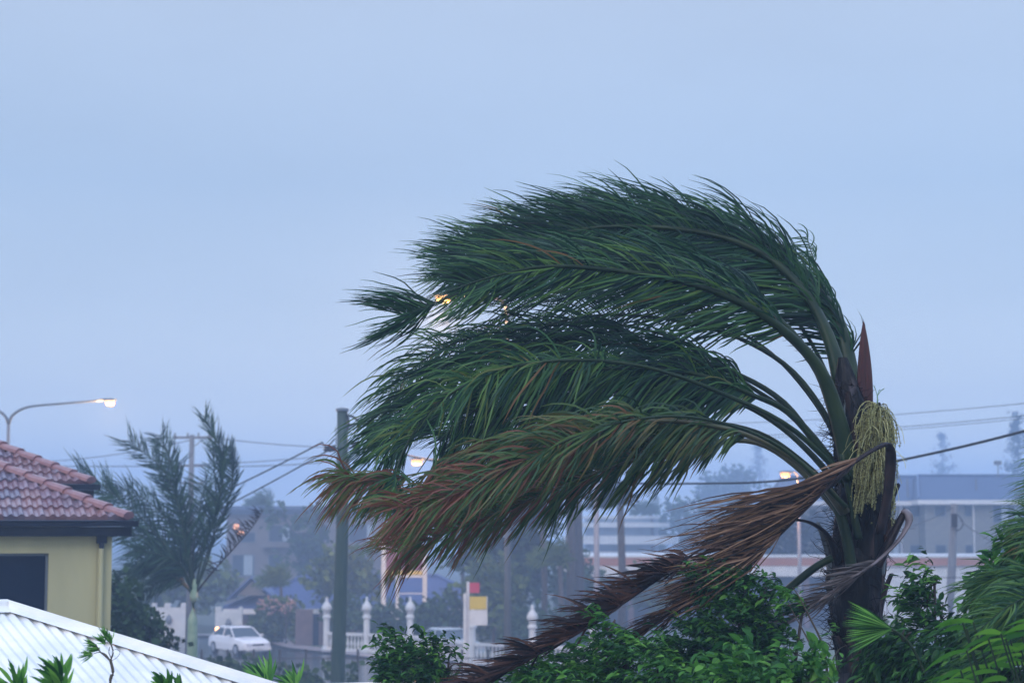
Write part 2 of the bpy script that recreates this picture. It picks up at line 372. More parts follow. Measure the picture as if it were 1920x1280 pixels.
sL = (S_ - V((0, 0, TP))).normalized(); s2 = (E_ - V((0, 0, TP))).normalized()
def capseg(A, Bq, sa, sb, hn):
    prof = [sa * .10 + hn * .010, sa * .05 + hn * .018, sa * .03 + hn * .026, sa * .018 + hn * .05, hn * .062, sb * .018 + hn * .05, sb * .03 + hn * .026, sb * .10 + hn * .010]
    vs = [A + q + hn * .012 for q in prof] + [Bq + q + hn * .012 for q in prof]
    b.add(vs, [(i, i+1, 9+i, 8+i) for i in range(7)])
capseg(A, Bq, sL, s2, hn)
capseg(H0 - E_ * 3.2, H0 + E_ * .02, sL, (-S_ - V((0, 0, TP))).normalized(), V((0, 0, 1)))
b.build('hip_cap', M['whitesheet'], wr, smooth=False)
b = MB(); q = H0 + S_ * (vE - .4); e0 = q - E_ * 3.2; e1 = q + E_ * (vE - .4); zz = H0.z - TP * vE
b.span((e0.x, e0.y), (e1.x, e1.y), 0, zz - .05, 0, .2)
e2 = H0 + E_ * (vE - .4); b.span((e1.x, e1.y), (e2.x - .3 * S_.x, e2.y - .3 * S_.y), 0, zz - .05, 0, .2)
b.build('wall', M['whitepaint'], wr)
pr = thing('patio_roof', (at(690, 1281, 11).x, 10, 0), 'flat white metal patio roof edge at the bottom between house roof and dark shrub', 'roof')
b = MB(); a0 = at(560, 1281, 12); a1 = at(800, 1275.5, 12.3); a2 = a1 + V((.3, -4, -.05)); a3 = a0 + V((.3, -4, -.05)); th = V((0, 0, -.05))
b.add([a0, a1, a2, a3, a0 + th, a1 + th, a2 + th, a3 + th], [(0,3,2,1),(4,5,6,7),(0,1,5,4),(1,2,6,5),(2,3,7,6),(3,0,4,7)])
b.build('roof_panel', M['whitesheet'], pr)
b = MB()
for q in (a0, a1, a2, a3): qq = q * 1.0; b.tube([V((qq.x * .9 + .1 * a2.x, qq.y - .1, 0)), V((qq.x * .9 + .1 * a2.x, qq.y - .1, qq.z - .052))], .04, 8)
b.build('post_frame', M['whitepaint'], pr)

# ------------------------------------------------------------------ fronds
WIND = V((-1, .05, -.12)).normalized()
def bez(pts, n):
    """Catmull-Rom through pts, n samples"""
    P_ = [pts[0] * 2 - pts[1]] + pts + [pts[-1] * 2 - pts[-2]]; out_ = []
    m = len(pts) - 1
    for i in range(n + 1):
        t = i / n * m; k = min(int(t), m - 1); t -= k; a, b_, c, d = P_[k:k+4]
        out_.append(.5 * ((2*b_) + (c - a)*t + (2*a - 5*b_ + 4*c - d)*t*t + (3*b_ - a - 3*c + d)*t*t*t))
    return out_
GAPS = [(at(842, 556, 13), .10), (at(783, 862, 12.6), .12), (at(1480, 884, 12.4), .085)]   # leaflets left out here so the street lamps shine through
def leaflets(b, rp, i0, count, ln, wd, wind=WIND, wpow=.55, side=None, spread=.8, vr=(0, .6), plume=.5, droop=.10, jit=.24, seg=6, sides=(-1, 1), taper=.72, tipv=0, fwd=.55, w0=.55):
    n = len(rp) - 1
    for s_ in sides:
        cl = V((0, 0, 0))
        for k in range(count):
            f = k / count; x = i0 + (1 - i0) * (f + rnd.uniform(-.4, .4) / count); x = min(max(x, 0), .999)
            i = int(x * n); p = rp[i].lerp(rp[i + 1], x * n - i); T = (rp[i + 1] - rp[i]).normalized()
            sd_ = T.cross(side if side is not None else V((0, -1, .25))).normalized()
            nn = sd_.cross(T)
            if k % 7 == 0: cl = V((rnd.gauss(0, 1), rnd.gauss(0, 1), rnd.gauss(0, 1))) * jit * .8
            ps = rnd.uniform(-1, 1) * plume
            d = (T * fwd + sd_ * s_ * spread + wind * w0 + nn * ps + cl + V((rnd.gauss(0, 1), rnd.gauss(0, 1), rnd.gauss(0, 1))) * jit * .5).normalized()
            l_ = ln * (1 - (1 - taper) * f ** 1.5) * min(1, .45 + f * 5) * rnd.choice((.7, .85, .95, 1, 1.05, 1.1, 1.3)) * rnd.uniform(.92, 1.08)
            wq = V((rnd.gauss(0, 1), rnd.gauss(0, .6), rnd.gauss(0, 1))) * .13
            pts = [p]; sv = []; tw = rnd.uniform(-.9, .9)
            wv = (wind + V((rnd.gauss(0, .13), rnd.gauss(0, .13), rnd.gauss(0, .13)))) * wpow
            dd = d.copy()
            for q in range(seg):
                pts.append(pts[-1] + dd * l_ / seg)
                dd = (dd + wv * (.35 + .5 * q / seg) - V((0, 0, droop * (q + 1) / seg)) + wq * math.sin(q * 1.7 + f * 40)).normalized()
            if any(math.hypot(p_.x - g_.x, p_.z - g_.z) < gr for g_, gr in GAPS for p_ in pts): continue
            base = nn * math.cos(tw) + sd_ * math.sin(tw)
            for q in range(seg + 1):
                tq = (pts[min(q+1, seg)] - pts[max(q-1, 0)]).normalized(); z = tq.cross(base)
                if z.length < .1: z = tq.cross(V((.2, 1, .1)))
                sv.append(z.normalized())
            ws = [wd * (1 - .35 * f) * .5 * max(.06, math.sin(math.pi * (.18 + .82 * q / seg)) ** .7) for q in range(seg + 1)]; ws[-1] = .0008
            vv = rnd.uniform(*vr) + (tipv * f if tipv else 0) + (0.25 if rnd.random() < .04 else 0)
            b.cur = min(1, max(0, vv)); b.strip(pts, ws, sv)
def frond(parent, pix, dep, r0, r1, i0=.3, n=170, ln=.62, wd=.0145, dens=1.85, mrach='petiole', mleaf='palmleaf', flat=.6, **kw):
    k = len(pix); pts = [at(x, y, dep[0] + (dep[1] - dep[0]) * j / (k - 1)) for j, (x, y) in enumerate(pix)]
    rp = bez(pts, 40)
    b = MB(); rad = [r0 + (r1 - r0) * (j / 40) ** .6 for j in range(41)]
    b.tube(rp, rad, 8, flat)
    o = b.build('frond', M[mrach], parent, smooth=True)
    l_ = MB(); leaflets(l_, rp, i0, int(n * dens), ln, wd, **kw); l_.build('leaflets', M[mleaf], o)
    return o

DP = 13.0
palm = thing('queen_palm', (at(1608, 1280, DP).x, DP, 0), 'tall storm-bent palm with green fronds streaming left, brown spathe and shaggy dark trunk', 'palm tree')
# trunk
prof = [(1612, 1600, 36), (1611, 1380, 36), (1609, 1290, 35), (1607, 1235, 37), (1608, 1190, 42), (1606, 1150, 46), (1606, 1110, 50), (1606, 1060, 53), (1612, 1010, 52), (1618, 960, 50), (1616, 915, 44), (1606, 870, 40), (1600, 820, 35), (1594, 770, 30), (1588, 720, 22), (1580, 670, 8)]
S = DP / F
tp = [V((at(1612, 1280, DP).x, DP, 0))] + [at(x, y, DP) for x, y, r_ in prof]
ctr = bez(tp[1:], 90); rr = bez([V((r_ * S, 0, 0)) for x, y, r_ in prof], 90)
b = MB(); nseg = 40; vs = []
from mathutils import noise
allc = [tp[0], tp[0].lerp(ctr[0], .5)] + ctr; allr = [.2, .15] + [q.x for q in rr]
for p, r_ in zip(allc, allr):
    for j in range(nseg):
        a = 2 * math.pi * j / nseg; dv = V((math.cos(a), math.sin(a), 0))
        k = noise.noise(V((dv.x * 3.0, dv.y * 3.0, p.z * 2.2))) * .16 + noise.noise(V((dv.x * 8, dv.y * 8, p.z * 7))) * .12
        vs.append(p + dv * r_ * (1 + k))
b.add(vs, [(i*nseg+j, i*nseg+(j+1) % nseg, (i+1)*nseg+(j+1) % nseg, (i+1)*nseg+j) for i in range(len(allc)-1) for j in range(nseg)])
trunk = b.build('trunk', M['palmtrunk'], palm, smooth=True)
def trunk_at(py):
    best = min(range(len(ctr)), key=lambda i: abs((HY - 0) - (ctr[i].z - CAMZ) / DP * F - py)); return ctr[best], rr[best].x
# old leaf bases wrapping the trunk
for k in range(30):
    py = rnd.uniform(860, 1270); c, r_ = trunk_at(py); a = rnd.uniform(0, 2 * math.pi) if k % 3 == 0 else rnd.uniform(math.pi, 2 * math.pi)
    dv = V((math.cos(a), math.sin(a), 0)); sd_ = V((-dv.y, dv.x, 0)); ln = rnd.uniform(.22, .5); wd = rnd.uniform(.05, .12)
    flare = rnd.uniform(.0, .10) if py > 940 else rnd.uniform(0, .05)
    b = MB(); vs = []
    nn_ = 7
    for j in range(nn_ + 1):
        t = j / nn_; cc = c + V((0, 0, t * ln)) + dv * (r_ * 1.0 + .008 + flare * t * t)
        ww = wd * (1 - t * .75) * (1 + rnd.uniform(-.15, .15))
        for q in (-1, -.5, 0, .5, 1): vs.append(cc + sd_ * ww * q - dv * (abs(q) ** 2 * ww * .45) + V((0, 0, rnd.uniform(-.012, .012))))
        for q in (1, 0, -1): vs.append(cc + sd_ * ww * q * .96 - dv * (abs(q) * ww * .45 + .02))
    m_ = 8
    b.add(vs, [(i*m_+j, i*m_+(j+1) % m_, (i+1)*m_+(j+1) % m_, (i+1)*m_+j) for i in range(nn_) for j in range(m_)] + [tuple(nn_*m_+j for j in range(m_))])
    b.build('leaf_base', M['boot'] if k % 4 else M['bare'], palm, smooth=False)
# shaggy fibres
b = MB()
for k in range(1100):
    py = rnd.uniform(720, 1215); c, r_ = trunk_at(py); a = rnd.uniform(0, 2 * math.pi); dv = V((math.cos(a), math.sin(a), 0))
    p = c + dv * r_ * .97; d = (dv * rnd.uniform(.1, .5) + V((rnd.uniform(-.9, .3), rnd.uniform(-.3, .3), rnd.uniform(-1, .9)))).normalized()
    ln = rnd.uniform(.05, .22); pts = [p]; s_ = d.cross(V((0, 1, 0)))
    s_ = s_.normalized() if s_.length > .1 else V((1, 0, 0))
    for q in range(4): pts.append(pts[-1] + d * ln / 4); d = (d + V((rnd.uniform(-.7, .5), rnd.uniform(-.4, .4), rnd.uniform(-.8, .6)))).normalized()
    b.strip(pts, [.0028, .0025, .002, .0015, .0006], [s_] * 5)
tag(b.build('trunk_fibre', M['fibre'], palm), kind='stuff')

G = dict(vr=(0, .55))
# far-side fronds first, then middle, then front
WU = V((-1, .05, .04)).normalized(); WD = V((-.8, 0, -.6)).normalized(); WM = V((-1, 0, -.3)).normalized()
frond(palm, [(1606,900),(1600,780),(1590,670),(1565,585),(1508,515),(1443,462),(1352,420),(1240,398),(1145,394),(1065,408)], (13.3, 14.6), .10, .006, i0=.22, n=230, ln=.62, spread=.5, wind=WU, wpow=.5, **G)
frond(palm, [(1602,900),(1583,750),(1560,650),(1520,565),(1450,490),(1360,447),(1250,428),(1130,426),(1020,446),(945,475),(885,502)], (13.2, 13.9), .115, .006, i0=.26, n=230, ln=.62, wpow=.5, wind=WU, **G)
frond(palm, [(1599,910),(1560,750),(1500,640),(1420,570),(1310,515),(1190,492),(1060,495),(950,515),(880,542),(810,570),(752,592)], (13.0, 13.0), .060, .004, i0=.25, n=240, ln=.55, wpow=.5, wind=WU, plume=.7, **G)
frond(palm, [(1601,910),(1567,770),(1528,680),(1450,605),(1360,555),(1250,522),(1130,505),(1020,500),(920,520),(830,550)], (12.8, 12.3), .10, .006, i0=.30, n=190, ln=.52, wpow=.55, vr=(0, .8))
frond(palm, [(1596,880),(1555,740),(1480,620),(1380,510),(1270,462),(1160,448),(1050,455),(960,480),(880,515)], (13.4, 14.2), .05, .005, i0=.3, n=200, ln=.58, wpow=.5, wind=WU, **G)
frond(palm, [(1598,900),(1560,800),(1490,700),(1400,640),(1290,605),(1170,590),(1060,600),(960,640),(880,690),(820,760)], (13.3, 13.8), .05, .005, i0=.35, n=55, ln=.42, wpow=.4, wind=WM, jit=.4, **G)
frond(palm, [(1594,900),(1530,830),(1470,755),(1390,705),(1280,668),(1160,645),(1040,645),(930,665),(840,705),(770,770),(722,850)], (13.1, 13.2), .055, .005, i0=.30, n=240, ln=.58, wpow=.42, droop=.25, wind=WD, **G)
frond(palm, [(1590,920),(1545,850),(1480,775),(1410,740),(1300,700),(1170,690),(1040,705),(930,745),(840,810),(780,890)], (12.9, 12.4), .055, .005, i0=.32, n=230, ln=.60, wpow=.45, droop=.25, wind=WD, vr=(0, .7))
frond(palm, [(1588,930),(1520,850),(1450,790),(1370,750),(1260,730),(1140,735),(1020,765),(920,815),(830,880),(760,940)], (13.4, 14.0), .05, .005, i0=.33, n=230, ln=.58, wpow=.42, droop=.2, wind=WD, vr=(0, .5))
frond(palm, [(1590,900),(1500,790),(1400,720),(1280,640),(1130,605),(980,612),(860,640),(775,690),(725,760),(702,840)], (13.5, 14.4), .04, .004, i0=.42, n=90, ln=.46, wpow=.3, droop=.35, wind=WD, vr=(.25, .85), plume=1.0, jit=.4)
frond(palm, [(1590,900),(1480,800),(1360,740),(1220,690),(1080,675),(950,690),(850,735),(790,790),(750,860),(735,930)], (12.7, 12.0), .04, .004, i0=.4, n=115, ln=.45, wpow=.3, droop=.4, wind=WD, vr=(.25, .85), plume=1.0, jit=.4)
frond(palm, [(1584,960),(1540,905),(1480,855),(1400,815),(1300,792),(1190,790),(1080,805),(970,835),(870,868),(770,890),(690,903),(640,898)], (12.6, 12.0), .058, .003, i0=.27, n=230, ln=.42, wpow=.4, mrach='petiole_o', mleaf='palmleaf_y', vr=(0, .62), tipv=.38, droop=.35, wind=WD, plume=.7, jit=.32)
frond(palm, [(1582,970),(1500,880),(1420,830),(1330,830),(1230,850),(1120,885),(1020,925),(920,965),(830,1000),(745,1035)], (12.9, 12.8), .05, .004, i0=.3, n=230, ln=.44, wpow=.35, mrach='petiole_o', mleaf='palmleaf_y', vr=(0, .6), tipv=.35, droop=.35, wind=WM, plume=.7, jit=.32)
frond(palm, [(1588,950),(1510,870),(1420,810),(1300,790),(1180,810),(1060,850),(950,900),(850,930),(760,950)], (13.3, 13.6), .045, .004, i0=.33, n=230, ln=.46, wpow=.4, mleaf='palmleaf_y', vr=(0, .55), tipv=.35, droop=.3, wind=WD, plume=.8, jit=.3)
frond(palm, [(1586,950),(1480,850),(1380,800),(1260,780),(1130,800),(1010,850),(900,905),(815,940),(745,955)], (12.3, 11.7), .03, .003, i0=.42, n=170, ln=.40, wpow=.4, mleaf='palmleaf_y', vr=(.1, .7), tipv=.3, droop=.3, wind=WM, plume=.8, jit=.35)
frond(palm, [(1592,890),(1545,780),(1455,670),(1350,605),(1210,565),(1060,560),(950,585),(870,640)], (13.8, 14.4), .04, .004, i0=.38, n=50, ln=.42, wpow=.4, wind=WM, jit=.35, **G)
frond(palm, [(1598,880),(1550,700),(1470,570),(1370,480),(1250,440),(1120,425),(1000,440),(920,465),(845,495)], (13.7, 14.6), .035, .003, i0=.35, n=190, ln=.55, wpow=.4, wind=WU, jit=.32, vr=(.1, .8))
# upright torn frond stub at the crown's right shoulder
frond(palm, [(1592,700),(1560,600),(1535,520),(1512,440)], (13.6, 14.0), .02, .003, i0=.3, n=22, ln=.22, wd=.014, wpow=.7, vr=(.3, .6))
# lower green petioles on the left flank
for pix, r0, r1, m_ in (([(1598,1075),(1588,1010),(1570,950),(1545,915),(1520,890)], .055, .045, 'petiole'),
                    ([(1610,1010),(1600,960),(1590,910),(1580,850)], .04, .03, 'petiole'),
                    ([(1560,1045),(1530,1062),(1500,1085),(1462,1118)], .036, .040, 'petiole')):
    b = MB(); rp = bez([at(x, y, DP - .25) for x, y in pix], 14); b.tube(rp, [r0 + (r1 - r0) * i / 14 for i in range(15)], 10, .7); b.build('petiole', M[m_], palm, smooth=True)
# dead fronds
def dead(pix, dep, r0, r1, i0, n, ln, wd, mr, ml, flat=.5, **kw):
    return frond(palm, pix, dep, r0, r1, i0=i0, n=n, ln=ln, wd=wd, mrach=mr, mleaf=ml, flat=flat, **kw)
dead([(1650,1000),(1664,930),(1670,870),(1666,834),(1640,842),(1600,868),(1560,905),(1520,945),(1475,990),(1430,1035),(1390,1075)], (12.45, 12.0), .056, .008, .46, 140, .80, .014, 'petiole_d', 'deadleaf',
     wind=V((-1, 0, -.42)).normalized(), wpow=.42, spread=.30, fwd=.5, plume=.35, jit=.26, vr=(.0, 1), droop=.0, taper=.75, sides=(1, 1))
dead([(1572,1060),(1556,1010),(1525,982),(1485,974),(1440,985),(1330,1020),(1235,1085),(1140,1150),(1040,1210),(950,1255),(890,1290)], (12.9, 11.2), .030, .006, .54, 165, .30, .017, 'petiole_d', 'darkdead',
     wind=V((-1, 0, -.12)).normalized(), wpow=.3, spread=.35, plume=.5, fwd=.6, jit=.38, vr=(0, .8), sides=(1, 1))
b = MB(); rp = bez([at(x, y, 12.55) for x, y in ((1645,1062),(1668,1015),(1688,975),(1700,955))], 14); b.tube(rp, [.052 - .0012 * i for i in range(15)], 10, .6); b.build('petiole', M['petiole_d'], palm, smooth=True)
dead([(1697,958),(1704,965),(1702,985),(1680,1018),(1640,1055),(1590,1088),(1530,1130),(1470,1175),(1420,1215)], (12.5, 12.2), .036, .010, .48, 60, .28, .010, 'petiole_g', 'greydead',
     wind=V((-1, 0, -.15)).normalized(), wpow=.4, spread=.35, plume=.3, fwd=.7, jit=.2, vr=(.1, .9))
dead([(1410,1060),(1370,1090),(1320,1110),(1270,1140),(1210,1180)], (12.5, 12.4), .010, .004, .05, 60, .35, .011, 'petiole_d', 'deadleaf',
     wind=V((-1, 0, -.3)).normalized(), wpow=.35, spread=.3, fwd=.8, jit=.2, vr=(.0, .6))
# spathe: a tall pointed woody blade
b = MB(); vs = []; nn_ = 22
for i in range(nn_ + 1):
    t = i / nn_; y = 790 + (603 - 790) * t; w_ = (17 * math.sin(math.pi * min(1, (.40 + .60 * t)) ** 1.0) ** .75 + 3) * S * (1 if t < .9 else (1 - t) * 8 + .1)
    w_ = 14.5 * S * (math.sin(math.pi * (.30 + .70 * t)) ** .8 if t < 1 else .02) + .002
    c = at(1622 - 3 * t, y, DP + .02)
    for a in range(10):
        an = 2 * math.pi * a / 10; vs.append(c + V((math.cos(an) * w_, math.sin(an) * w_ * .45 - .3 * w_ * math.cos(an) ** 2, 0)))
b.add(vs, [(i*10+j, i*10+(j+1) % 10, (i+1)*10+(j+1) % 10, (i+1)*10+j) for i in range(nn_) for j in range(10)])
b.build('spathe', M['spathe'], palm, smooth=True)
# flower cluster: drooping beaded strands
b = MB(); st = MB(); top = at(1645, 742, DP - .32); base = at(1625, 905, DP - .15)
st.tube(bez([base, at(1640, 840, DP - .3), at(1646, 790, DP - .32), top], 12), [.022, .021, .02, .018, .016, .014, .012, .010, .008, .007, .006, .005, .004], 8)
fo = st.build('inflorescence', M['greenstalk'], palm, smooth=True)
for k in range(420):
    t = rnd.random(); o_ = at(1646 - 6 * t, 762 + 150 * t, DP - .34); a = rnd.uniform(0, 2 * math.pi)
    reach = rnd.uniform(.01, .09); ln = rnd.uniform(.14, .34) * (1.0 + .1 * t)
    d = V((math.cos(a) * reach * 7, math.sin(a) * reach * 6, .1 + .35 * rnd.random())).normalized(); pts = [o_]; sg = 12
    lim = V((math.cos(a) * reach, math.sin(a) * reach * .8, 0))
    for q in range(sg):
        pts.append(pts[-1] + d * ln / sg); d = (d + V((-.03, 0, -.50)) + V((rnd.uniform(-.12, .12), rnd.uniform(-.1, .1), 0))).normalized()
    b.cur = rnd.uniform(0, 1); b.tube(pts, .0022, 3)
    for q in range(1, sg + 1):
        for z in range(3):
            b.cur = rnd.uniform(.0, 1); pp = pts[q] + (pts[q-1] - pts[q]) * rnd.random() + V((rnd.uniform(-.007, .007), rnd.uniform(-.007, .007), 0)); r_ = rnd.uniform(.0035, .0075)
            b.add([pp + V((r_, 0, 0)), pp + V((-r_ * .5, r_, 0)), pp + V((-r_ * .5, -r_, 0)), pp + V((0, 0, -r_ * 2))], [(0,1,2),(0,1,3),(1,2,3),(2,0,3)])
for k in range(70):
    o_ = at(rnd.uniform(1620, 1672), rnd.uniform(770, 900), DP - .36); d = V((rnd.gauss(0, .7), rnd.gauss(-.2, .3), rnd.uniform(-.6, .5))).normalized(); pts = [o_]
    for q in range(9): pts.append(pts[-1] + d * rnd.uniform(.015, .035)); d = (d + V((rnd.gauss(-.06, .2), 0, -.3))).normalized()
    b.cur = rnd.random(); b.tube(pts, .0022, 3)
b.build('flower_strands', M['flower'], fo)
b = MB()
for x1, y1 in ((1638,722),(1650,730),(1658,728)): b.tube([top, at((x1 + 1645) / 2, (y1 + 745) / 2 - 4, DP - .3), at(x1, y1, DP - .3)], .003, 4)
b.build('flower_tip', M['greenstalk'], fo)

# ------------------------------------------------------------------ small palm beside the house
D2 = 45.0
p2 = thing('feather_palm', (at(360, 1280, D2).x, D2, 0), 'young palm with smooth pale green trunk beside the cream house, fronds whipped upward', 'palm tree')
b = MB(); q0 = at(360, 1250, D2); b.tube([V((q0.x, D2, 0)), V((q0.x, D2, 2)), at(360, 1250, D2), at(361, 1160, D2), at(363, 1118, D2), at(366, 1085, D2)], [.17, .14, .13, .115, .10, .04], 14)
b.build('trunk', M['smallpalmtrunk'], p2, smooth=True)
def fr2(pix, dd, n=110, ln=.8, **kw):
    kw.setdefault('vr', (0, 1)); kw.setdefault('wpow', .3); kw.setdefault('mleaf', 'palmleaf_s')
    return frond(p2, pix, (D2, D2 + dd), .05, .012, i0=.2, n=n, ln=ln, wd=.030, seg=4, dens=1.0, w0=.4, **kw)
UP = V((-.6, 0, .75)).normalized()
fr2([(362,1112),(330,1050),(270,975),(205,920),(145,880)], -.4, 120, .75, wind=V((-.8, 0, .35)).normalized())
fr2([(362,1110),(350,1030),(335,950),(305,880),(240,825)], .3, 130, .7, wind=V((-.5, 0, .8)).normalized())
fr2([(364,1110),(385,1020),(412,930),(415,850),(382,780)], 0, 130, .6, wind=V((-.35, 0, .9)).normalized(), spread=.5)
fr2([(366,1112),(400,1070),(445,1020),(475,985),(494,955)], .2, 30, .42, wind=V((-1, 0, -.25)).normalized(), sides=(-1, -1), mrach='petiole_d', mleaf='darkdead', wpow=.3, vr=(0, .3), jit=.5, plume=.6)
fr2([(360,1112),(320,1060),(270,1010),(225,990)], .5, 100, .8, wind=V((-.9, 0, -.1)).normalized())
fr2([(362,1110),(352,1010),(330,920),(318,860),(300,815)], .8, 110, .6, wind=V((-.6, 0, .6)).normalized())
fr2([(366,1110),(395,1020),(430,930),(436,880),(428,840)], .6, 90, .55, wind=V((-.4, 0, .6)).normalized(), vr=(.1, .7))
fr2([(362,1110),(340,1060),(300,1040),(250,1030)], -.6, 90, .75, wind=V((-.9, 0, -.25)).normalized())
fr2([(362,1112),(318,1075),(275,1062),(238,1078)], -.3, 90, .6, wind=V((-.9, 0, -.35)).normalized())
fr2([(361,1112),(335,1085),(300,1090),(275,1110)], .4, 60, .5, wind=V((-.7, 0, -.6)).normalized())
fr2([(366,1110),(392,1040),(405,960),(402,880),(398,830)], .4, 60, .5, wind=V((-.4, 0, .6)).normalized())
fr2([(364,1110),(362,1050),(370,980),(385,900)], .9, 110, .75, wind=V((-.7, 0, .4)).normalized())
fr2([(362,1110),(345,1040),(300,960),(240,920),(190,930)], .7, 110, .7, wind=V((-.9, 0, -.1)).normalized())

# ------------------------------------------------------------------ broadleaf plants
def canopy(b, c, rx, ry, rz, n, leaf, wind=.5, flat=False, vr=(0, 1), per=9, ratio=.42, wv=WIND):
    for k in range(max(1, n // per)):
        while 1:
            d = V((rnd.uniform(-1, 1), rnd.uniform(-1, 1), rnd.uniform(-1, 1)))
            if .02 < d.length < 1: break
        r_ = d.length ** .45; d.normalize()
        q = noise.noise(V((d.x * 2.1 + c.x, d.y * 2.1 + c.y, d.z * 2.1 + c.z))) * .45
        p = c + V((d.x * rx, d.y * ry, d.z * rz)) * r_ * (1 + q)
        tw = (d * .7 + V((0, 0, .5)) + wv * wind * 1.5 + V((rnd.gauss(0, .3), rnd.gauss(0, .3), rnd.gauss(0, .3)))).normalized()
        clv = rnd.uniform(*vr)
        for j in range(per):
            pp = p + tw * leaf * .38 * j
            dd = (tw * .6 + wv * wind + V((rnd.gauss(0, .7), rnd.gauss(0, .7), rnd.gauss(0, .6)))).normalized()
            b.cur = min(1, max(0, clv * .75 + rnd.uniform(-.15, .25)))
            l_ = leaf * rnd.choice((.55, .75, .9, 1, 1.1, 1.45)) * rnd.uniform(.9, 1.1)
            if flat:
                s_ = dd.cross(V((rnd.gauss(0, 1), rnd.gauss(0, 1), rnd.gauss(0, 1))))
                if s_.length < .05: continue
                s_.normalize(); b.add([pp, pp + dd * l_ * .5 + s_ * l_ * ratio, pp + dd * l_, pp + dd * l_ * .5 - s_ * l_ * ratio], [(0,1,2,3)])
            else: b.leaf(pp, dd, V((rnd.gauss(0, .4), rnd.gauss(0, .4), 1)), l_, l_ * ratio * .75, rnd.uniform(0, .5))
def plant(name, label, cat, blobs, d, leaf, m, n, group=None, base=None, trunk_r=.06, wind=.5, flat=True, vr=(0, 1), ratio=.42, crown='crown', bark='bark', yr=.8, wv=WIND):
    bx = base if base is not None else blobs[0][0]
    o0 = at(bx, 1280, d); root = thing(name, (o0.x, d, 0), label, cat, group); s = d / F
    tb = MB(); cb = MB(); c0 = at(blobs[0][0], blobs[0][1], d)
    mid = V((o0.x, d, c0.z * .35))
    tot = sum(bl[2] * bl[3] for bl in blobs)
    tb.tube(bez([V((o0.x, d, 0)), mid, c0], 8), [trunk_r * (1 - .07 * i) for i in range(9)], 8)
    for bl in blobs:
        x, y, rx, rz = bl[:4]; dd = bl[4] if len(bl) > 4 else 0
        c = at(x, y, d + dd)
        st_ = V((o0.x, d, c0.z * .35)).lerp(c0, .5)
        if bl is not blobs[0]: tb.tube(bez([st_, st_.lerp(c, .5) + V((0, 0, -.05 * c.z * .3)), c], 6), [trunk_r * (.55 - .06 * i) for i in range(7)], 6)
        for z in range(6):
            e_ = c + V((rnd.uniform(-1, 1) * rx * s, rnd.uniform(-1, 1) * rx * s * .7, rnd.uniform(-.6, 1) * rz * s)) * .85
            tb.tube([c - V((0, 0, rz * s * .5)), c.lerp(e_, .5), e_], [trunk_r * .3, trunk_r * .2, trunk_r * .06], 5)
        canopy(cb, c, rx * s, rx * s * yr, rz * s, int(n * rx * rz / tot), leaf, wind, flat, vr, ratio=ratio, wv=wv)
    tb.build('trunk', M[bark], root, smooth=True); cb.build(crown, M[m], root)
    return root

# foreground shrubs round the palm (distance about 11-13 m, grown to the height of the balcony)
plant('shrub', 'dark glossy shrub at the bottom between the patio roof and the long dead frond', 'shrub',
      [(800,1275,58,62), (760,1240,28,45), (840,1250,26,30), (745,1215,14,22), (790,1330,80,60)], 12.2, .046, 'shrubdark', 4800, flat=False, trunk_r=.035, wind=.7, ratio=.38)
plant('shrub', 'dense green bush under the dead frond, left of the palm trunk, with pale leaf tips', 'shrub',
      [(1080,1295,90,55), (1170,1235,60,42), (1010,1290,50,36), (1240,1270,70,55), (1150,1345,160,60), (1145,1178,16,22)], 11.6, .052, 'shrubmid', 9500, flat=False, trunk_r=.05, wind=1.1, ratio=.33)
plant('shrub', 'taller dark bush with drooping leafy twigs right beside the palm trunk', 'shrub',
      [(1400,1180,70,50), (1345,1095,26,28), (1430,1115,50,26), (1330,1220,70,50), (1460,1210,50,45), (1380,1285,130,55), (1505,1140,18,12), (1395,1085,32,12)], 11.9, .046, 'shrubdark', 11500, flat=False, trunk_r=.05, wind=.9, ratio=.36)
plant('shrub', 'low green bush at the bottom edge just left of the trunk base', 'shrub',
      [(1470,1290,75,32), (1540,1295,30,22), (1400,1300,60,40)], 10.8, .07, 'shrubmid', 1800, flat=False, trunk_r=.03, wind=.5, base=1450)
plant('shrub', 'big wind-combed dark bush filling the bottom right corner', 'shrub',
      [(1800,1285,115,70), (1905,1210,60,70), (1720,1265,55,55), (1690,1200,28,28), (1860,1340,160,60), (1840,1195,34,36), (1910,1120,26,40)], 11.2, .075, 'shrubdark', 9500, flat=False, trunk_r=.05, wind=1.3, ratio=.27, wv=V((-.8, 0, -.55)).normalized(), vr=(0, .9))
plant('sapling', 'slim sapling with leafy top standing before the white shop wall right of the palm trunk', 'sapling',
      [(1752,1085,18,26), (1738,1118,22,16), (1765,1150,24,26), (1740,1175,30,26)], 12.0, .055, 'shrubdark', 1000, flat=False, trunk_r=.02, wind=.9, vr=(.1, 1), ratio=.33)
plant('shrub', 'tall leafy green bush leaning in over the right edge of the frame', 'shrub',
      [(1935,1075,28,45), (1912,1140,36,45)], 11.8, .075, 'shrubmid', 1900, flat=False, trunk_r=.04, wind=.8, base=1960, wv=V((-.8, 0, -.4)).normalized())
bt = thing('bare_sapling', (at(1545, 1280, 11.7).x, 11.7, 0), 'thin almost bare stems bending beside the palm trunk on its left', 'sapling')
b = MB(); D = 11.7
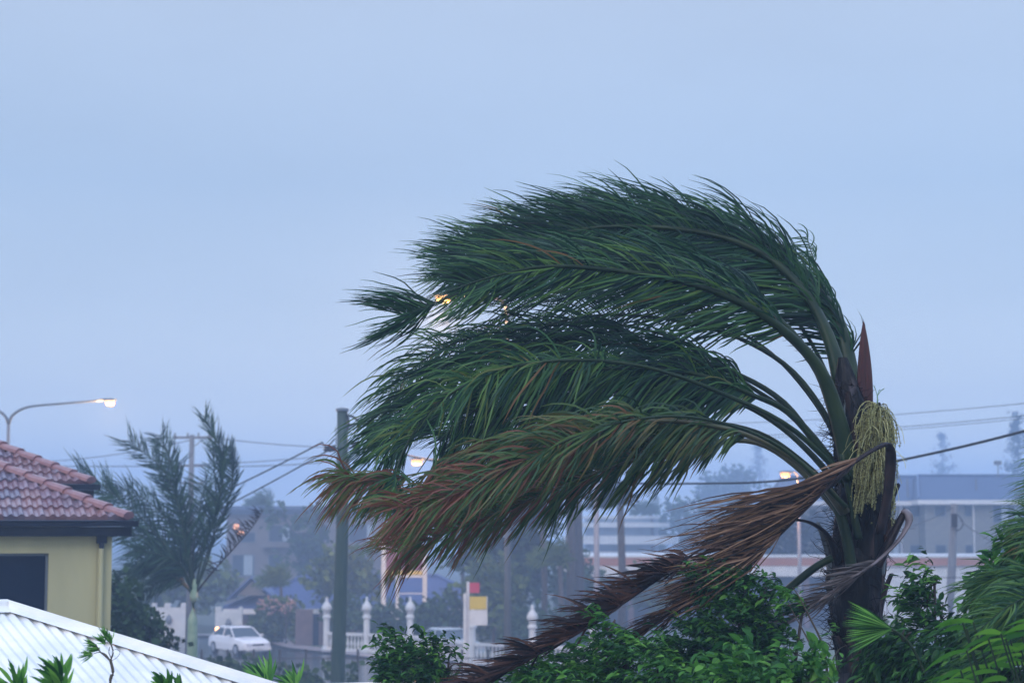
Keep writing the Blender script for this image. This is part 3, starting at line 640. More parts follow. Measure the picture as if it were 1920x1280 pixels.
for pix, r0 in (([(1552,1400),(1545,1285),(1530,1230),(1505,1180),(1478,1130)], .013), ([(1556,1400),(1552,1280),(1545,1215),(1520,1160),(1498,1118),(1486,1100)], .012), ([(1550,1300),(1538,1250),(1556,1210),(1562,1180)], .005), ([(1552,1290),(1560,1240),(1575,1215),(1600,1205)], .005), ([(1530,1230),(1512,1222),(1490,1228)], .004)):
    rp = bez([at(x, y, D) for x, y in pix], 12); b.tube(rp, [r0 * (1 - .07 * i) for i in range(13)], 5)
q = at(1552, 1400, D); b.tube([V((q.x, D, 0)), q + V((0, 0, .02))], [.03, .015], 6); b.build('stem', M['twig'], bt)
b = MB()
for cx, cy, n_ in ((1550,1232,60),(1490,1112,40),(1480,1135,30),(1562,1182,12)): canopy(b, at(cx, cy, D), .06, .05, .035, n_, .05, 1, False, (.4, 1), per=3, ratio=.36)
b.build('leaves', M['shrubmid'], bt)
# lime ginger-like leaves in the right corner
gp = thing('lime_leaf_plant', (at(1850, 1280, 10.6).x, 10.6, 0), 'plant with long bright lime green blades bent over in the bottom right corner', 'plant')
st = MB(); lf = MB(); gb = V((at(1930, 1280, 10.6).x, 10.6, 0))
for k in range(46):
    x0 = rnd.uniform(1800, 1990); y0 = rnd.uniform(1160, 1320); p0 = at(x0, y0, 9.7 + rnd.uniform(-.3, .3)); ln = rnd.uniform(.14, .34)
    pts = [p0]; d = V((-.9, rnd.uniform(-.2, .2), rnd.uniform(-.2, .35))).normalized()
    for q in range(7): pts.append(pts[-1] + d * ln / 7); d = (d + V((-.02, 0, -.14))).normalized()
    s_ = V((.25, -.3, rnd.uniform(.6, 1))).normalized(); lf.cur = rnd.random(); w_ = rnd.uniform(.008, .018)
    lf.strip(pts, [w_ * math.sin(math.pi * (.12 + .88 * q / 7)) + .001 for q in range(8)], [(s_ + V((rnd.uniform(-.1, .1), 0, 0))).normalized()] * 8)
    st.tube([gb + V((rnd.uniform(-.2, .2), 0, 0)), V((p0.x + .2, p0.y, p0.z - .7)), p0], [.012, .009, .005], 5)
st.build('stems', M['petiole'], gp); lf.build('blades', M['shrublime'], gp)
# feather palm at the right edge
p3 = thing('feather_palm', (at(2010, 1280, 10.2).x, 10.2, 0), 'palm at the right edge whose green fronds blow in from outside the frame', 'palm tree')
b = MB(); c3 = at(2010, 1180, 10.2); b.tube([V((c3.x, 10.2, 0)), V((c3.x, 10.2, 3)), c3], [.14, .11, .08], 12); b.build('trunk', M['smallpalmtrunk'], p3, smooth=True)
for pix, dd in (([(2010,1180),(1960,1100),(1900,1060),(1850,1062),(1800,1090)], .2), ([(2010,1180),(1960,1040),(1930,960),(1905,960),(1880,1000)], .5),
            ([(2010,1180),(1970,1130),(1910,1100),(1860,1120),(1810,1160)], -.4), ([(2010,1180),(1980,1020),(1950,930),(1915,880)], .8),
            ([(2010,1190),(1950,1150),(1890,1150),(1840,1190),(1800,1240)], -.2), ([(2010,1180),(2000,1000),(1970,900),(1940,840)], .3)):
    frond(p3, [(x + 28, y + 18) for x, y in pix], (10.2, 10.2 + dd), .016, .003, i0=.2, n=60, ln=.24, wd=.010, vr=(.3, .8), wpow=.4, droop=.3, spread=.6)
# fan palm leaf in front of the trunk
p4 = thing('fan_palm', (at(1700, 1280, 11.0).x, 11.0, 0), 'fan palm holding one bright pleated leaf in front of the palm trunk', 'palm tree')
hub = at(1672, 1178, 11.0)
b = MB(); b.tube(bez([V((at(1720, 1280, 11).x, 11, 0)), V((at(1730, 1280, 11).x, 11, 3)), at(1750, 1380, 11)], 16), [.09 - .002 * i for i in range(17)], 8); b.build('trunk', M['petiole'], p4, smooth=True)
b = MB(); b.tube(bez([at(1750, 1380, 11), at(1735, 1270, 11), at(1705, 1205, 11), hub], 12), .009, 6); b.build('petiole', M['petiole'], p4, smooth=True)
b = MB()
for k in range(60):
    a = R(138 + (216 - 138) * k / 59); d = V((math.cos(a), .15 * math.sin(k), math.sin(a))).normalized(); ln = rnd.uniform(.22, .30)
    pts = [hub]; dd = d.copy()
    for q in range(5): pts.append(pts[-1] + dd * ln / 5); dd = (dd + V((-.07, 0, -.02))).normalized()
    s_ = V((-d.z, (-1) ** k * .6, d.x)).normalized(); b.cur = rnd.uniform(.1, .9); b.strip(pts, [.001, .003, .0045, .0048, .0026, .0005], [s_] * 6)
b.build('fan_leaf', M['shrubmid'], p4)

# small plants in front of the white roof
def spiky(px, py, h, d, n, label, group='spiky shoots before the white roof', m='shrubmid', wdt=.012):
    s = d / F; o0 = at(px, py, d); r_ = thing('spiky_plant', (o0.x, d, 0), label, 'plant', group)
    b = MB(); t = MB(); c = at(px, py + 25, d); t.tube([V((o0.x, d, 0)), V((o0.x + .03, d, c.z * .6)), c], [.03, .022, .012], 6)
    for k in range(n):
        a = rnd.uniform(0, 2 * math.pi); dd = V((math.cos(a) * .6 - .25, math.sin(a) * .5, rnd.uniform(.5, 1.2))).normalized(); ln = h * s * rnd.uniform(.6, 1.1)
        pts = [c + V((rnd.uniform(-.02, .02), 0, rnd.uniform(-.05, .05)))]
        for q in range(5): pts.append(pts[-1] + dd * ln / 5); dd = (dd + V((-.09, 0, -.05))).normalized()
        s_ = dd.cross(V((0, 1, .3))).normalized(); b.cur = rnd.random(); b.strip(pts, [wdt * z for z in (.5, .9, 1, .8, .5, .05)], [s_] * 6)
    t.build('stem', M['twig'], r_); b.build('blades', M[m], r_)
spiky(30, 1275, 55, 9.5, 30, 'spiky green shoot at the very bottom left corner')
spiky(112, 1262, 60, 9.2, 36, 'spiky green shoot between the corner and the bare twig plant')
spiky(308, 1275, 40, 10, 24, 'short spiky tuft low on the white roof, right of the twig plant')
spiky(335, 1278, 34, 10.5, 16, 'small thin spiky tuft just right of the short one', m='shrubdark')
spiky(497, 1262, 60, 14, 40, 'wide spiky tuft before the road near the end of the white roof')
spiky(552, 1268, 50, 14, 34, 'spiky tuft nearest the left foot of the timber pole')
tw = thing('twig_plant', (at(207, 1280, 10).x, 10, 0), 'small bare-stemmed plant with needle tufts standing out against the white roof', 'plant')
b = MB(); D = 10
for pix, r0, r1 in (([(205,1500),(206,1290),(212,1262),(207,1236)], .010, .008), ([(207,1238),(196,1228),(187,1220),(180,1208)], .005, .003),
                   ([(207,1238),(212,1222),(207,1205),(199,1192)], .005, .003), ([(207,1238),(198,1226),(186,1222),(172,1226)], .004, .002), ([(209,1238),(219,1232),(225,1222),(217,1216),(209,1222)], .0018, .001),
                   ([(208,1232),(204,1222),(206,1212)], .003, .002)):
    rp = bez([at(x, y, D) for x, y in pix], 10); b.tube(rp, [r0 + (r1 - r0) * i / 10 for i in range(11)], 6)
b.tube([V((at(205,1500,D).x, D, 0)), at(205, 1500, D)], [.016, .010], 6)
b.build('stem', M['twig'], tw)
b = MB()
for cx, cy, dx, dz in ((180,1210,-1,.25),(172,1226,-1,-.05),(200,1195,-.35,1),(207,1205,-.2,1),(186,1216,-1,.1),(196,1205,-.6,.8)):
    for k in range(26):
        p = at(cx + rnd.uniform(-2, 2), cy + rnd.uniform(-3, 3), D); dd = V((dx + rnd.gauss(0, .35), rnd.gauss(0, .3), dz + rnd.gauss(0, .35))).normalized(); ln = rnd.uniform(.03, .075)
        s_ = dd.cross(V((0, 1, 0))).normalized(); b.cur = rnd.random(); b.strip([p, p + dd * ln * .5, p + dd * ln + WIND * .008], [.0015, .003, .0004], [s_] * 3)
b.build('needle_tufts', M['shrubmid'], tw)
plant('hedge_shrub', 'rounded leafy shrub against the corner of the cream house', 'shrub',
      [(245,1170,34,60), (285,1200,38,45), (255,1225,50,45), (235,1130,14,25), (315,1225,20,25)], 42, .13, 'fargreen', 3200, trunk_r=.08, vr=(0, .9))

# ------------------------------------------------------------------ poles, cables, lamps
def wire(a, b_, sag, r_, label, cat='cable', group=None, n=16, m='cable'):
    b = MB(); pts = [a.lerp(b_, i / n) - V((0, 0, sag * 4 * (i / n) * (1 - i / n))) for i in range(n + 1)]
    b.tube(pts, r_, 5); o = b.build('power_cable', M[m]); return tag(o, label, cat, group)
DPOL = 50
tpole = thing('power_pole', (at(634, 1280, DPOL).x, DPOL, 0), 'thick timber power pole standing between the two palms', 'power pole')
b = MB(); x0 = at(634, 1240, DPOL).x; zt = at(642, 768, DPOL); b.tube([V((x0, DPOL, 0)), V((x0 + .0, DPOL, 3)), V((x0 + .08, DPOL, 6.6)), zt], [.20, .19, .165, .14], 18); b.build('shaft', M['wood'], tpole, smooth=True)
b = MB(); b.lathe(zt + V((0, 0, -.02)), [(.175, -.02), (.175, .05), (.05, .08)], 16); b.build('cap', M['galv'], tpole)
b = MB()
for pix in ([(648,778),(662,781),(678,794),(694,794)], [(652,800),(664,796),(678,794)], [(650,776),(654,790),(652,806)]):
    b.tube(bez([at(x, y, DPOL - .1) for x, y in pix], 8), .034, 6)
b.tube([at(694, 794, DPOL - .1), at(760, 800, DPOL)], .03, 6)
b.build('bracket', M['insul'], tpole)
for px, py in ((612,842),(619,842),(626,841),(663,834),(670,834)):
    b = MB(); b.lathe(at(px, py, DPOL - .15) + V((0, 0, -.07)), [(.04, 0), (.065, .03), (.045, .05), (.065, .08), (.045, .10), (.06, .14), (.03, .17)], 10); b.build('insulator', M['insul'], tpole, smooth=True)
b = MB(); b.tube([at(606, 843, DPOL - .15), at(676, 836, DPOL - .15)], .022, 6); b.tube(bez([at(604, 828, DPOL - .2), at(612, 838, DPOL - .2), at(628, 822, DPOL - .2)], 6), .018, 5)
b.build('crossarm', M['insul'], tpole)
b = MB(); b.box(at(650, 868, DPOL - .1), (.12, .14, .30)); b.build('fuse_box', M['brownwall'], tpole)
b = MB(); b.tube(bez([at(629, 800, DPOL - .2), at(630, 830, DPOL - .2), at(628, 850, DPOL - .2)], 5), .01, 4)
b.tube(bez([at(655, 810, DPOL - .15), at(664, 818, DPOL - .15), at(652, 828, DPOL - .15)], 5), .008, 4); b.build('jumper_wire', M['cable'], tpole)
far_l = at(150, 1010, 39)
wire(at(604, 829, DPOL - .2), at(230, 1002, 56), .1, .022, 'upper of two thick service cables running from the timber pole down to the house', 'cable', 'service cables')
wire(at(612, 846, DPOL - .2), at(230, 1040, 56), .1, .020, 'lower of two thick service cables running from the timber pole down to the house', 'cable', 'service cables')
b = MB(); b.tube(bez([at(676, 834, DPOL), at(900, 880, 46), at(1140, 903, 42), at(1310, 906, 39), at(1480, 899, 36), at(1690, 862, 33), at(1920, 808, 30), at(2300, 700, 26)], 48), .024, 6)
tag(b.build('power_cable', M['cable']), 'thick black cable sagging behind the palm and rising to the right edge', 'cable')
wire(at(-60, 868, 90), at(760, 838, 100), .5, .02, 'faint high wire crossing the sky above the left house roof', 'cable', 'distant wires', m='cable')
wire(at(-60, 860, 110), at(360, 824, 85), .5, .018, 'faint wire from the left edge up to the crossarm pole', 'cable', 'distant wires')
wire(at(395, 820, 85), at(900, 832, 95), .35, .018, 'faint wire from the crossarm pole toward the timber pole', 'cable', 'distant wires')
wire(at(360, 873, 85), at(700, 855, 100), .2, .022, 'faint lower wire passing behind the timber pole', 'cable', 'distant wires')
wire(at(1300, 795, 80), at(2000, 748, 60), .15, .012, 'thin wire at the right, topmost above the thick cable', 'cable', 'thin wires at right')
wire(at(1300, 820, 80), at(2000, 771, 60), .15, .012, 'thin wire at the right, middle of three', 'cable', 'thin wires at right')
wire(at(1300, 825, 80), at(2000, 776, 60), .15, .010, 'thin wire at the right, lowest of three', 'cable', 'thin wires at right')
# crossarm pole
cp_ = thing('power_pole', (at(360, 1280, 85).x, 85, 0), 'distant power pole with crossarm behind the young palm', 'power pole')
b = MB(); q = at(360, 815, 85); b.tube([V((q.x, 85, 0)), q], [.16, .11], 10); b.build('shaft', M['polegrey'], cp_, smooth=True)
b = MB(); q = at(362, 820, 85); b.box(q, (1.75, .1, .1)); b.tube([q + V((.55, -.06, -.02)), q + V((0, -.06, -.45))], .02, 4); b.box(at(360, 873, 85), (1.1, .08, .08)); b.box(at(360, 905, 85), (1.0, .08, .08)); b.build('crossarm', M['polegrey'], cp_)
for px in (328, 352, 372, 392):
    b = MB(); b.lathe(at(px, 819, 85), [(.03, 0), (.05, .05), (.03, .1), (.045, .15), (.02, .2)], 8); b.build('insulator', M['polegrey'], cp_)
# slim pale pole, concrete pole
sp = thing('power_pole', (at(1117, 1280, 85).x, 85, 0), 'slim pale pinkish pole behind the palm fronds, left of the dark palm', 'power pole')
b = MB(); q = at(1118, 870, 85); b.tube([V((q.x, 85, 0)), q], [.15, .11], 12); b.build('shaft', M['concrete'], sp, smooth=True)
b = MB(); b.box(q + V((0, 0, -.3)), (1.6, .1, .1)); b.build('crossarm', M['polegrey'], sp)
kp = thing('power_pole', (at(1782, 1280, 70).x, 70, 0), 'weathered concrete pole in front of the brick apartment block', 'power pole')
b = MB(); q = at(1790, 944, 70); b.tube([V((at(1777, 1280, 70).x, 70, 0)), at(1783, 1100, 70), q], [.20, .165, .13], 14); b.build('shaft', M['polegrey'], kp, smooth=True)
b = MB(); b.tube(bez([at(1797, 965, 69.8), at(1806, 980, 69.8), at(1800, 992, 69.8), at(1793, 994, 69.8)], 8), .02, 5); b.box(at(1789, 975, 69.75), (.22, .1, .5)); b.build('bracket', M['insul'], kp)
wire(at(1788, 950, 70), at(1560, 1010, 55), .3, .014, 'thin wire sloping left from the concrete pole', 'cable')
wire(at(1800, 975, 70), at(1990, 1050, 50), .3, .016, 'thin wire sloping right from the concrete pole', 'cable')
wire(at(1600, 1078, 60), at(1960, 1080, 60), .05, .012, 'level thin wire crossing the white shop wall', 'cable')
# street lamps
def head(root, p, dirx, s, lampm='lamp'):
    b = MB(); L_ = .62 * s
    pts = [p + V((dirx * L_ * t, 0, .02)) for t in (0, .3, .7, 1)]; b.tube(pts, [.04 * s, .09 * s, .10 * s, .03 * s], 10, .55); hd2 = b.build('lamp_head', M['galv'], root, smooth=True)
    b = MB(); c = p + V((dirx * L_ * .62, 0, -.03 * s)); vs = []
    b.tube([c - V((.17 * s, 0, 0)), c - V((.1 * s, 0, .05 * s)), c + V((.1 * s, 0, -.05 * s)), c + V((.17 * s, 0, 0))], [.03 * s, .12 * s, .12 * s, .03 * s], 10, .8)
    b.build('lens', M[lampm], hd2, smooth=True)
def glow(p, e):
    l = bpy.data.lights.new('lamp_glow', 'POINT'); l.energy = e; l.color = (1, .48, .18); l.shadow_soft_size = .12
    o = bpy.data.objects.new('lamp_glow', l); col.objects.link(o); o.location = p
    return o
def street_lamp(pole_px, d, arms, top_py, label, r_=.09, lampm='lamp', s=1.0, m='galv', en=5000):
    q = at(pole_px, top_py, d); root = thing('street_lamp', (q.x, d, 0), label, 'street lamp', 'lit street lamps')
    b = MB(); b.tube([V((q.x, d, 0)), q], [r_ * 1.3, r_ * .8], 12); b.build('column', M[m], root, smooth=True)
    for pix in arms:
        b = MB(); rp = bez([at(x, y, d) for x, y in pix], 16); b.tube(rp, [r_ * .8 - r_ * .35 * i / 16 for i in range(17)], 8); b.build('arm', M[m], root, smooth=True)
        dirx = 1 if pix[-1][0] > pix[0][0] else -1; head(root, rp[-1] - V((dirx * .1, 0, 0)), dirx, s, lampm); gl_ = glow(rp[-1] + V((dirx * .35 * s, 0, -.55 * s)) - ORG[root.name], 700 if lampm == 'lampdim' else en); gl_.parent = root
    return root
street_lamp(16, 60, [[(16,795),(22,780),(38,768),(62,761),(120,756),(192,750)], [(16,795),(10,780),(-6,768),(-30,761),(-90,756),(-160,750)]], 795,
            'tall twin-arm street lamp rising behind the tiled roof at the left edge', .065, 'lampdim', .9)
street_lamp(952, 62, [[(952,600),(948,570),(930,558),(895,553),(858,553)]], 600, 'street lamp glowing high up through the left tips of the palm fronds', .10, s=1.5, m='polegrey')
street_lamp(868, 105, [[(868,900),(862,872),(845,862),(800,861)]], 900, 'street lamp glowing low behind the leftmost palm fronds near the timber pole', .10, s=1.7, m='polegrey', en=2000)
street_lamp(1497, 100, [[(1497,905),(1496,892),(1492,886),(1489,885)]], 905, 'street lamp glowing between the green petioles and the brown dead frond', .10, s=1.5, m='concrete', en=500)

# ------------------------------------------------------------------ buildings behind
def bpt(px, d): return V((at(px, 985, d).x, d, 0))
def zz_(py, d): return at(960, py, d).z
def win(root, x0, x1, y0, y1, d, split=None, lit=False, litm='litwin'):
    b = MB(); a = bpt(x0, d); c = bpt(x1, d); b.span((a.x, a.y), (c.x, c.y), zz_(y1, d), zz_(y0, d), -.03, .02)
    o = b.build('window', M[litm] if lit else M['greyglass'], root)
    f = MB(); t = .05
    f.span((a.x - t, a.y), (a.x, a.y), zz_(y1, d) - t, zz_(y0, d) + t, -.08, -.002); f.span((c.x, c.y), (c.x + t, c.y), zz_(y1, d) - t, zz_(y0, d) + t, -.08, -.002)
    f.span((a.x, a.y), (c.x, c.y), zz_(y1, d) - t, zz_(y1, d) - .002, -.1, -.002); f.span((a.x, a.y), (c.x, c.y), zz_(y0, d) + .002, zz_(y0, d) + t, -.08, -.002)
    f.build('window_frame', M['galv'], o)
    if split:
        e = bpt(split[0], d); g2 = bpt(split[1], d); k = MB(); k.span((e.x, e.y), (g2.x, g2.y), zz_(y1, d) + .03, zz_(y0, d) - .03, -.045, -.032); k.build('curtain', M['curtain'], o)
def hip_roof(root, x0, x1, y, depth, ze, zr, over, m, rows=14, name='roof', inset=None, tiles=True):
    """stepped tile courses, hipped both ends"""
    b = MB(); D0 = y - over; D1 = y + depth + over; hl = (D1 - D0) / 2; ins = hl if inset is None else inset
    a = (x0 - over, D0); c = (x1 + over, D0)
    for i in range(rows):
        t0 = i / rows; t1 = (i + 1.0) / rows; z0 = ze + (zr - ze) * t0 + .05; z1 = ze + (zr - ze) * t1
        for sg in (0, 1):
            yy0 = D0 + hl * t0 if sg == 0 else D1 - hl * t0; yy1 = D0 + hl * t1 if sg == 0 else D1 - hl * t1
            X0, X1 = a[0] + ins * t0, c[0] - ins * t0; X2, X3 = a[0] + ins * t1, c[0] - ins * t1
            b.add([V((X0, yy0, z0 - .06)), V((X1, yy0, z0 - .06)), V((X1, yy0, z0)), V((X0, yy0, z0)), V((X3, yy1, z1)), V((X2, yy1, z1))], [(0,1,2,3),(3,2,4,5)])
        for sg in (0, 1):
            X0 = a[0] + ins * t0 if sg == 0 else c[0] - ins * t0; X1 = a[0] + ins * t1 if sg == 0 else c[0] - ins * t1
            b.add([V((X0, D0 + hl * t0, z0)), V((X0, D1 - hl * t0, z0)), V((X1, D1 - hl * t1, z1)), V((X1, D0 + hl * t1, z1))], [(0,1,2,3)])
    rf = b.build(name, M[m], root)
    h = MB()
    for (A, B_) in ((V((a[0], D0, ze)), V((a[0] + ins, D0 + hl, zr))), (V((c[0], D0, ze)), V((c[0] - ins, D0 + hl, zr)))):
        h.tube([A + V((0, 0, .08)), B_ + V((0, 0, .08))], .12, 6)
    h.tube([V((a[0] + ins, D0 + hl, zr + .06)), V((c[0] - ins, D0 + hl, zr + .06))], .12, 6)
    h.build('ridge_tiles', M[m], rf)
    f = MB(); f.span((x0 - over, D0), (x1 + over, D0), ze - .32, ze, -.06, .06); f.span((x0 - over, D1), (x1 + over, D1), ze - .32, ze, -.06, .06)
    f.span((x0 - over, D0), (x0 - over, D1), ze - .32, ze, -.06, .06); f.span((x1 + over, D0), (x1 + over, D1), ze - .32, ze, -.06, .06)
    f.add([V((x0 - over, D0, ze - .2)), V((x1 + over, D0, ze - .2)), V((x1 + over, D1, ze - .2)), V((x0 - over, D1, ze - .2))], [(0,1,2,3)])
    f.build('gutter', M['whitepaint'], rf)
    return rf
# right apartment block
DR = 136
ap = thing('apartment_block', (bpt(1830, DR).x, DR + 5, 0), 'three storey pale brick apartment block with blue-grey tiled roof at the right', 'building')
b = MB(); xa, xb = bpt(1735, DR).x, bpt(2050, DR).x
b.box(((xa + xb) / 2, DR + 5, 4.15), (xb - xa, 10, 8.3)); b.build('wall', M['brickpale'], ap)
b = MB(); xc, xd = bpt(1470, DR + 2).x, xa - .01
b.box(((xc + xd) / 2, DR + 6.5, 4.12), (xd - xc, 9, 8.24)); b.build('wing_wall', M['brickpale'], ap)
hip_roof(ap, xa, xb, DR, 10, 8.45, 10.3, .6, 'slate', inset=1.2)
hip_roof(ap, xc, xd + 2, DR + 2, 9, 8.40, 10.28, .5, 'slate', inset=1.0)
for x0, x1, y0, y1, sp_ in ((1810,1822,947,966,None),(1863,1893,948,978,(1878,1891)),(1810,1822,1022,1040,None),(1863,1891,1022,1040,None),(1754,1772,948,966,None),(1754,1772,1022,1040,None),(1900,1930,948,978,(1902,1915))):
    win(ap, x0, x1, y0, y1, DR, sp_)
for x0, x1, y0, y1, sp_ in ((1706,1727,948,967,None),(1706,1728,1022,1040,None),(1560,1580,960,980,None),(1520,1545,962,982,None),(1672,1686,1018,1042,(1674,1684))):
    win(ap, x0, x1, y0, y1, DR + 2, sp_)
for px, dd in ((1826, DR - .1), (1690, DR + 1.9)):
    b = MB(); q = bpt(px, dd); b.tube([V((q.x, dd, 0)), V((q.x, dd, 8.1)), V((q.x, dd - .5, 8.25))], .07, 8); b.build('downpipe', M['whitepaint'], ap)
for px in (1832, 1703):
    b = MB(); q = bpt(px, DR + 1.5); b.tube([V((q.x, q.y, 8.7)), V((q.x, q.y, 10.0))], .06, 8); b.build('vent_pipe', M['polegrey'], ap)
b = MB(); q = bpt(1874, DR + 4.6); b.tube([V((q.x, q.y, 10.1)), V((q.x, q.y, 11.4))], .04, 6); b.box((q.x, q.y, 11.3), (.5, .3, .3)); b.build('antenna', M['polegrey'], ap)
# shop building with the orange fascia
DS = 122
sh = thing('shop_building', (bpt(1400, DS).x, DS + 5, 0), 'long low white shop building with an orange fascia band crossing behind the palm', 'building')
x0, x1, x2 = bpt(1040, DS).x, bpt(1590, DS).x, bpt(1960, DS).x; zt_ = zz_(1040, DS); zo = zz_(1060, DS); zw = zz_(1080, DS)
b = MB(); b.box(((x0 + x2) / 2, DS + 5.1, zt_ - .1), (x2 - x0 + .3, 10.3, .12)); b.build('parapet_cap', M['whitepaint'], sh)
b = MB(); b.box(((x0 + x2) / 2, DS + 5.0, (zt_ - .165 + zo) / 2), (x2 - x0, 10, zt_ - .165 - zo)); b.build('orange_fascia', M['orange'], sh)
b = MB(); b.box(((x0 + x1) / 2, DS + 5, (zo + zw) / 2), (x1 - x0 - .1, 9.9, zo - zw)); b.box(((x1 + x2) / 2, DS + 5.1, zo / 2), (x2 - x1, 9.8, zo)); b.build('wall', M['whitepaint'], sh)
b = MB(); b.box(((x0 + x1) / 2, DS + 5.5, zw / 2), (x1 - x0 - .2, 8, zw - .004)); b.build('shopfront', M['greyglass'], sh)
for k in range(9):
    b = MB(); b.box((x0 + .4 + (x1 - x0 - .8) * k / 8, DS + .6, zw / 2 - .01), (.35, .35, zw - .02)); b.build('pier', M['brownwall'], sh)
# white banded building
DWB = 190
wb = thing('white_building', (bpt(1160, DWB).x, DWB, 0), 'white curved-front building with stacked balcony bands seen through the haze in the middle', 'building')
def band(b, z0, z1, r_, cx=None):
    c = bpt(1165, DWB + 12); vs = []; n = 24
    for z in (z0, z1):
        for i in range(n + 1):
            a = math.pi + math.pi * i / n; vs.append(V((c.x + math.cos(a) * r_, c.y + math.sin(a) * r_ * .8, z)))
    b.add(vs, [(i, i+1, n+2+i, n+1+i) for i in range(n)] + [tuple(range(n+1)), tuple(range(n+1, 2*n+2))])
b = MB()
for y0, y1, r_ in ((966,971,4.2),(979,988,5.2),(1005,1021,6.2),(1036,1046,6.5)): band(b, zz_(y1, DWB), zz_(y0, DWB), r_)
b.build('balcony_bands', M['whitepaint'], wb)
b = MB(); band(b, 0, zz_(969, DWB), 4.0); b.build('glazed_wall', M['paleglass'], wb)
# brown apartments on the left
DB = 160
ab = thing('apartment_block', (bpt(600, DB).x, DB + 5, 0), 'tan flat-roofed apartment block with blue windows behind the timber pole', 'building')
xl, xr = bpt(425, DB).x, bpt(775, DB).x; zr_ = zz_(950, DB)
b = MB(); b.box(((xl + xr) / 2, DB + 5, zr_ / 2 - .2), (xr - xl, 10, zr_ - .4)); b.build('wall', M['tan'], ab)
b = MB(); b.box(((xl + xr) / 2, DB + 5, zr_ - .1), (xr - xl + 1.4, 11.6, .35)); b.box(((xl + xr) / 2, DB + 5, zr_ - .45), (xr - xl + 1.0, 11, .34)); b.build('roof', M['slate'], ab)
for a in ((505,548,985,1014,(530,543)),(655,700,983,1015,(688,698)),(437,477,1040,1078,(458,475)),(505,526,1040,1076,None),(452,478,998,1015,None),(650,700,1045,1075,(690,698)),(580,615,985,1012,None),(720,750,985,1012,None)):
    win(ab, a[0], a[1], a[2], a[3], DB, a[4])
win(ab, 438, 448, 982, 992, DB - .06, None, True); win(ab, 446, 458, 994, 1002, DB - .06, None, True)
b = MB(); b.box((bpt(540, DB).x, DB - .5, zz_(1022, DB)), (4.5, 1, .25)); b.box((bpt(700, DB).x, DB - .5, zz_(1022, DB)), (4.5, 1, .25)); b.build('balcony_slab', M['tan'], ab)
# blue roofed house
DH = 116
bh = thing('house', (bpt(680, DH).x, DH + 4, 0), 'low house with a long blue tiled roof and small gable behind the white balustrade', 'house')
xl, xr = bpt(440, DH).x, bpt(935, DH).x; ze = zz_(1140, DH); zr_ = zz_(1080, DH + 4)
b = MB(); b.box(((xl + xr) / 2, DH + 4, ze / 2), (xr - xl, 8, ze - .01)); b.build('wall', M['brownwall'], bh)
hip_roof(bh, xl, xr, DH, 8, ze, zr_, .5, 'bluetile', rows=16)
gx = bpt(473, DH - .8).x; zg0 = zz_(1116, DH - .8); zg1 = zz_(1084, DH - .8); b = MB()
b.add([V((gx - .9, DH - .7, zg0)), V((gx + .9, DH - .7, zg0)), V((gx, DH - .7, zg1 - .15)), V((gx - .9, DH - .4, zg0)), V((gx + .9, DH - .4, zg0)), V((gx, DH - .4, zg1 - .15))], [(0,1,2),(3,5,4),(0,3,4,1),(1,4,5,2),(2,5,3,0)]); b.build('gable', M['tan'], bh)
b = MB()
for s_ in (-1, 1):
    p0 = V((gx + s_ * 1.5, DH - 1, zg0 - .3)); p1 = V((gx, DH - 1, zg1)); o_ = V((0, 4.0, 0)); t = V((0, 0, .12))
    b.add([p0, p1, p1 + o_, p0 + o_, p0 + t, p1 + t, p1 + o_ + t, p0 + o_ + t], [(0,1,2,3),(4,7,6,5),(0,4,5,1),(1,5,6,2),(2,6,7,3),(3,7,4,0)])
b.build('gable_roof', M['bluetile'], bh)
win(bh, 500, 520, 1150, 1172, DH - .02)
fw = thing('brown_fence_wall', (bpt(585, 103).x, 103, 0), 'brown rendered fence wall with a dark gate left of the white balustrade', 'wall')
b = MB(); a, c = bpt(556, 103), bpt(588, 103); b.span((a.x, a.y), (c.x, c.y), 0, zz_(1142, 103), 0, .25); a, c = bpt(600, 103), bpt(612, 103); b.span((a.x, a.y), (c.x, c.y), 0, zz_(1142, 103), 0, .25); b.build('wall', M['brownwall'], fw)
b = MB(); a, c = bpt(588.5, 103), bpt(599.5, 103); b.span((a.x, a.y), (c.x, c.y), .05, zz_(1150, 103), .05, .12); b.build('gate', M['glassdark'], fw)
# cream gate walls
for x0, x1, y0, lab in ((288, 352, 1132, 'wider cream gate wall with stepped top behind the young palm trunk'), (406, 456, 1139, 'narrower cream gate wall with small emblem behind the white car')):
    gw = thing('gate_wall', (bpt((x0 + x1) / 2, 112).x, 112, 0), lab, 'wall', 'cream gate walls')
    b = MB(); a, c = bpt(x0, 112), bpt(x1, 112); zt2 = zz_(y0, 112); b.span((a.x, a.y), (c.x, c.y), 0, zt2 - .2, 0, .3)
    wsum = c.x - a.x
    for t in ((0, .22), (.88, 1)) if x0 > 400 else ((0, .12), (.36, .52), (.84, 1)):
        b.span((a.x + wsum * t[0], a.y), (a.x + wsum * t[1], a.y), zt2 - .198, zt2 + .06, -.03, .33)
    b.build('wall', M['cream'] if False else M['whitepaint'], gw)
    b = MB(); mx_ = (a.x + c.x) / 2; b.lathe((mx_, 111.9, zt2 - 1.2), [(.02, 0), (.16, .1), (.2, .3), (.12, .5), (.02, .62)], 8); b.build('emblem', M['polegrey'], gw)
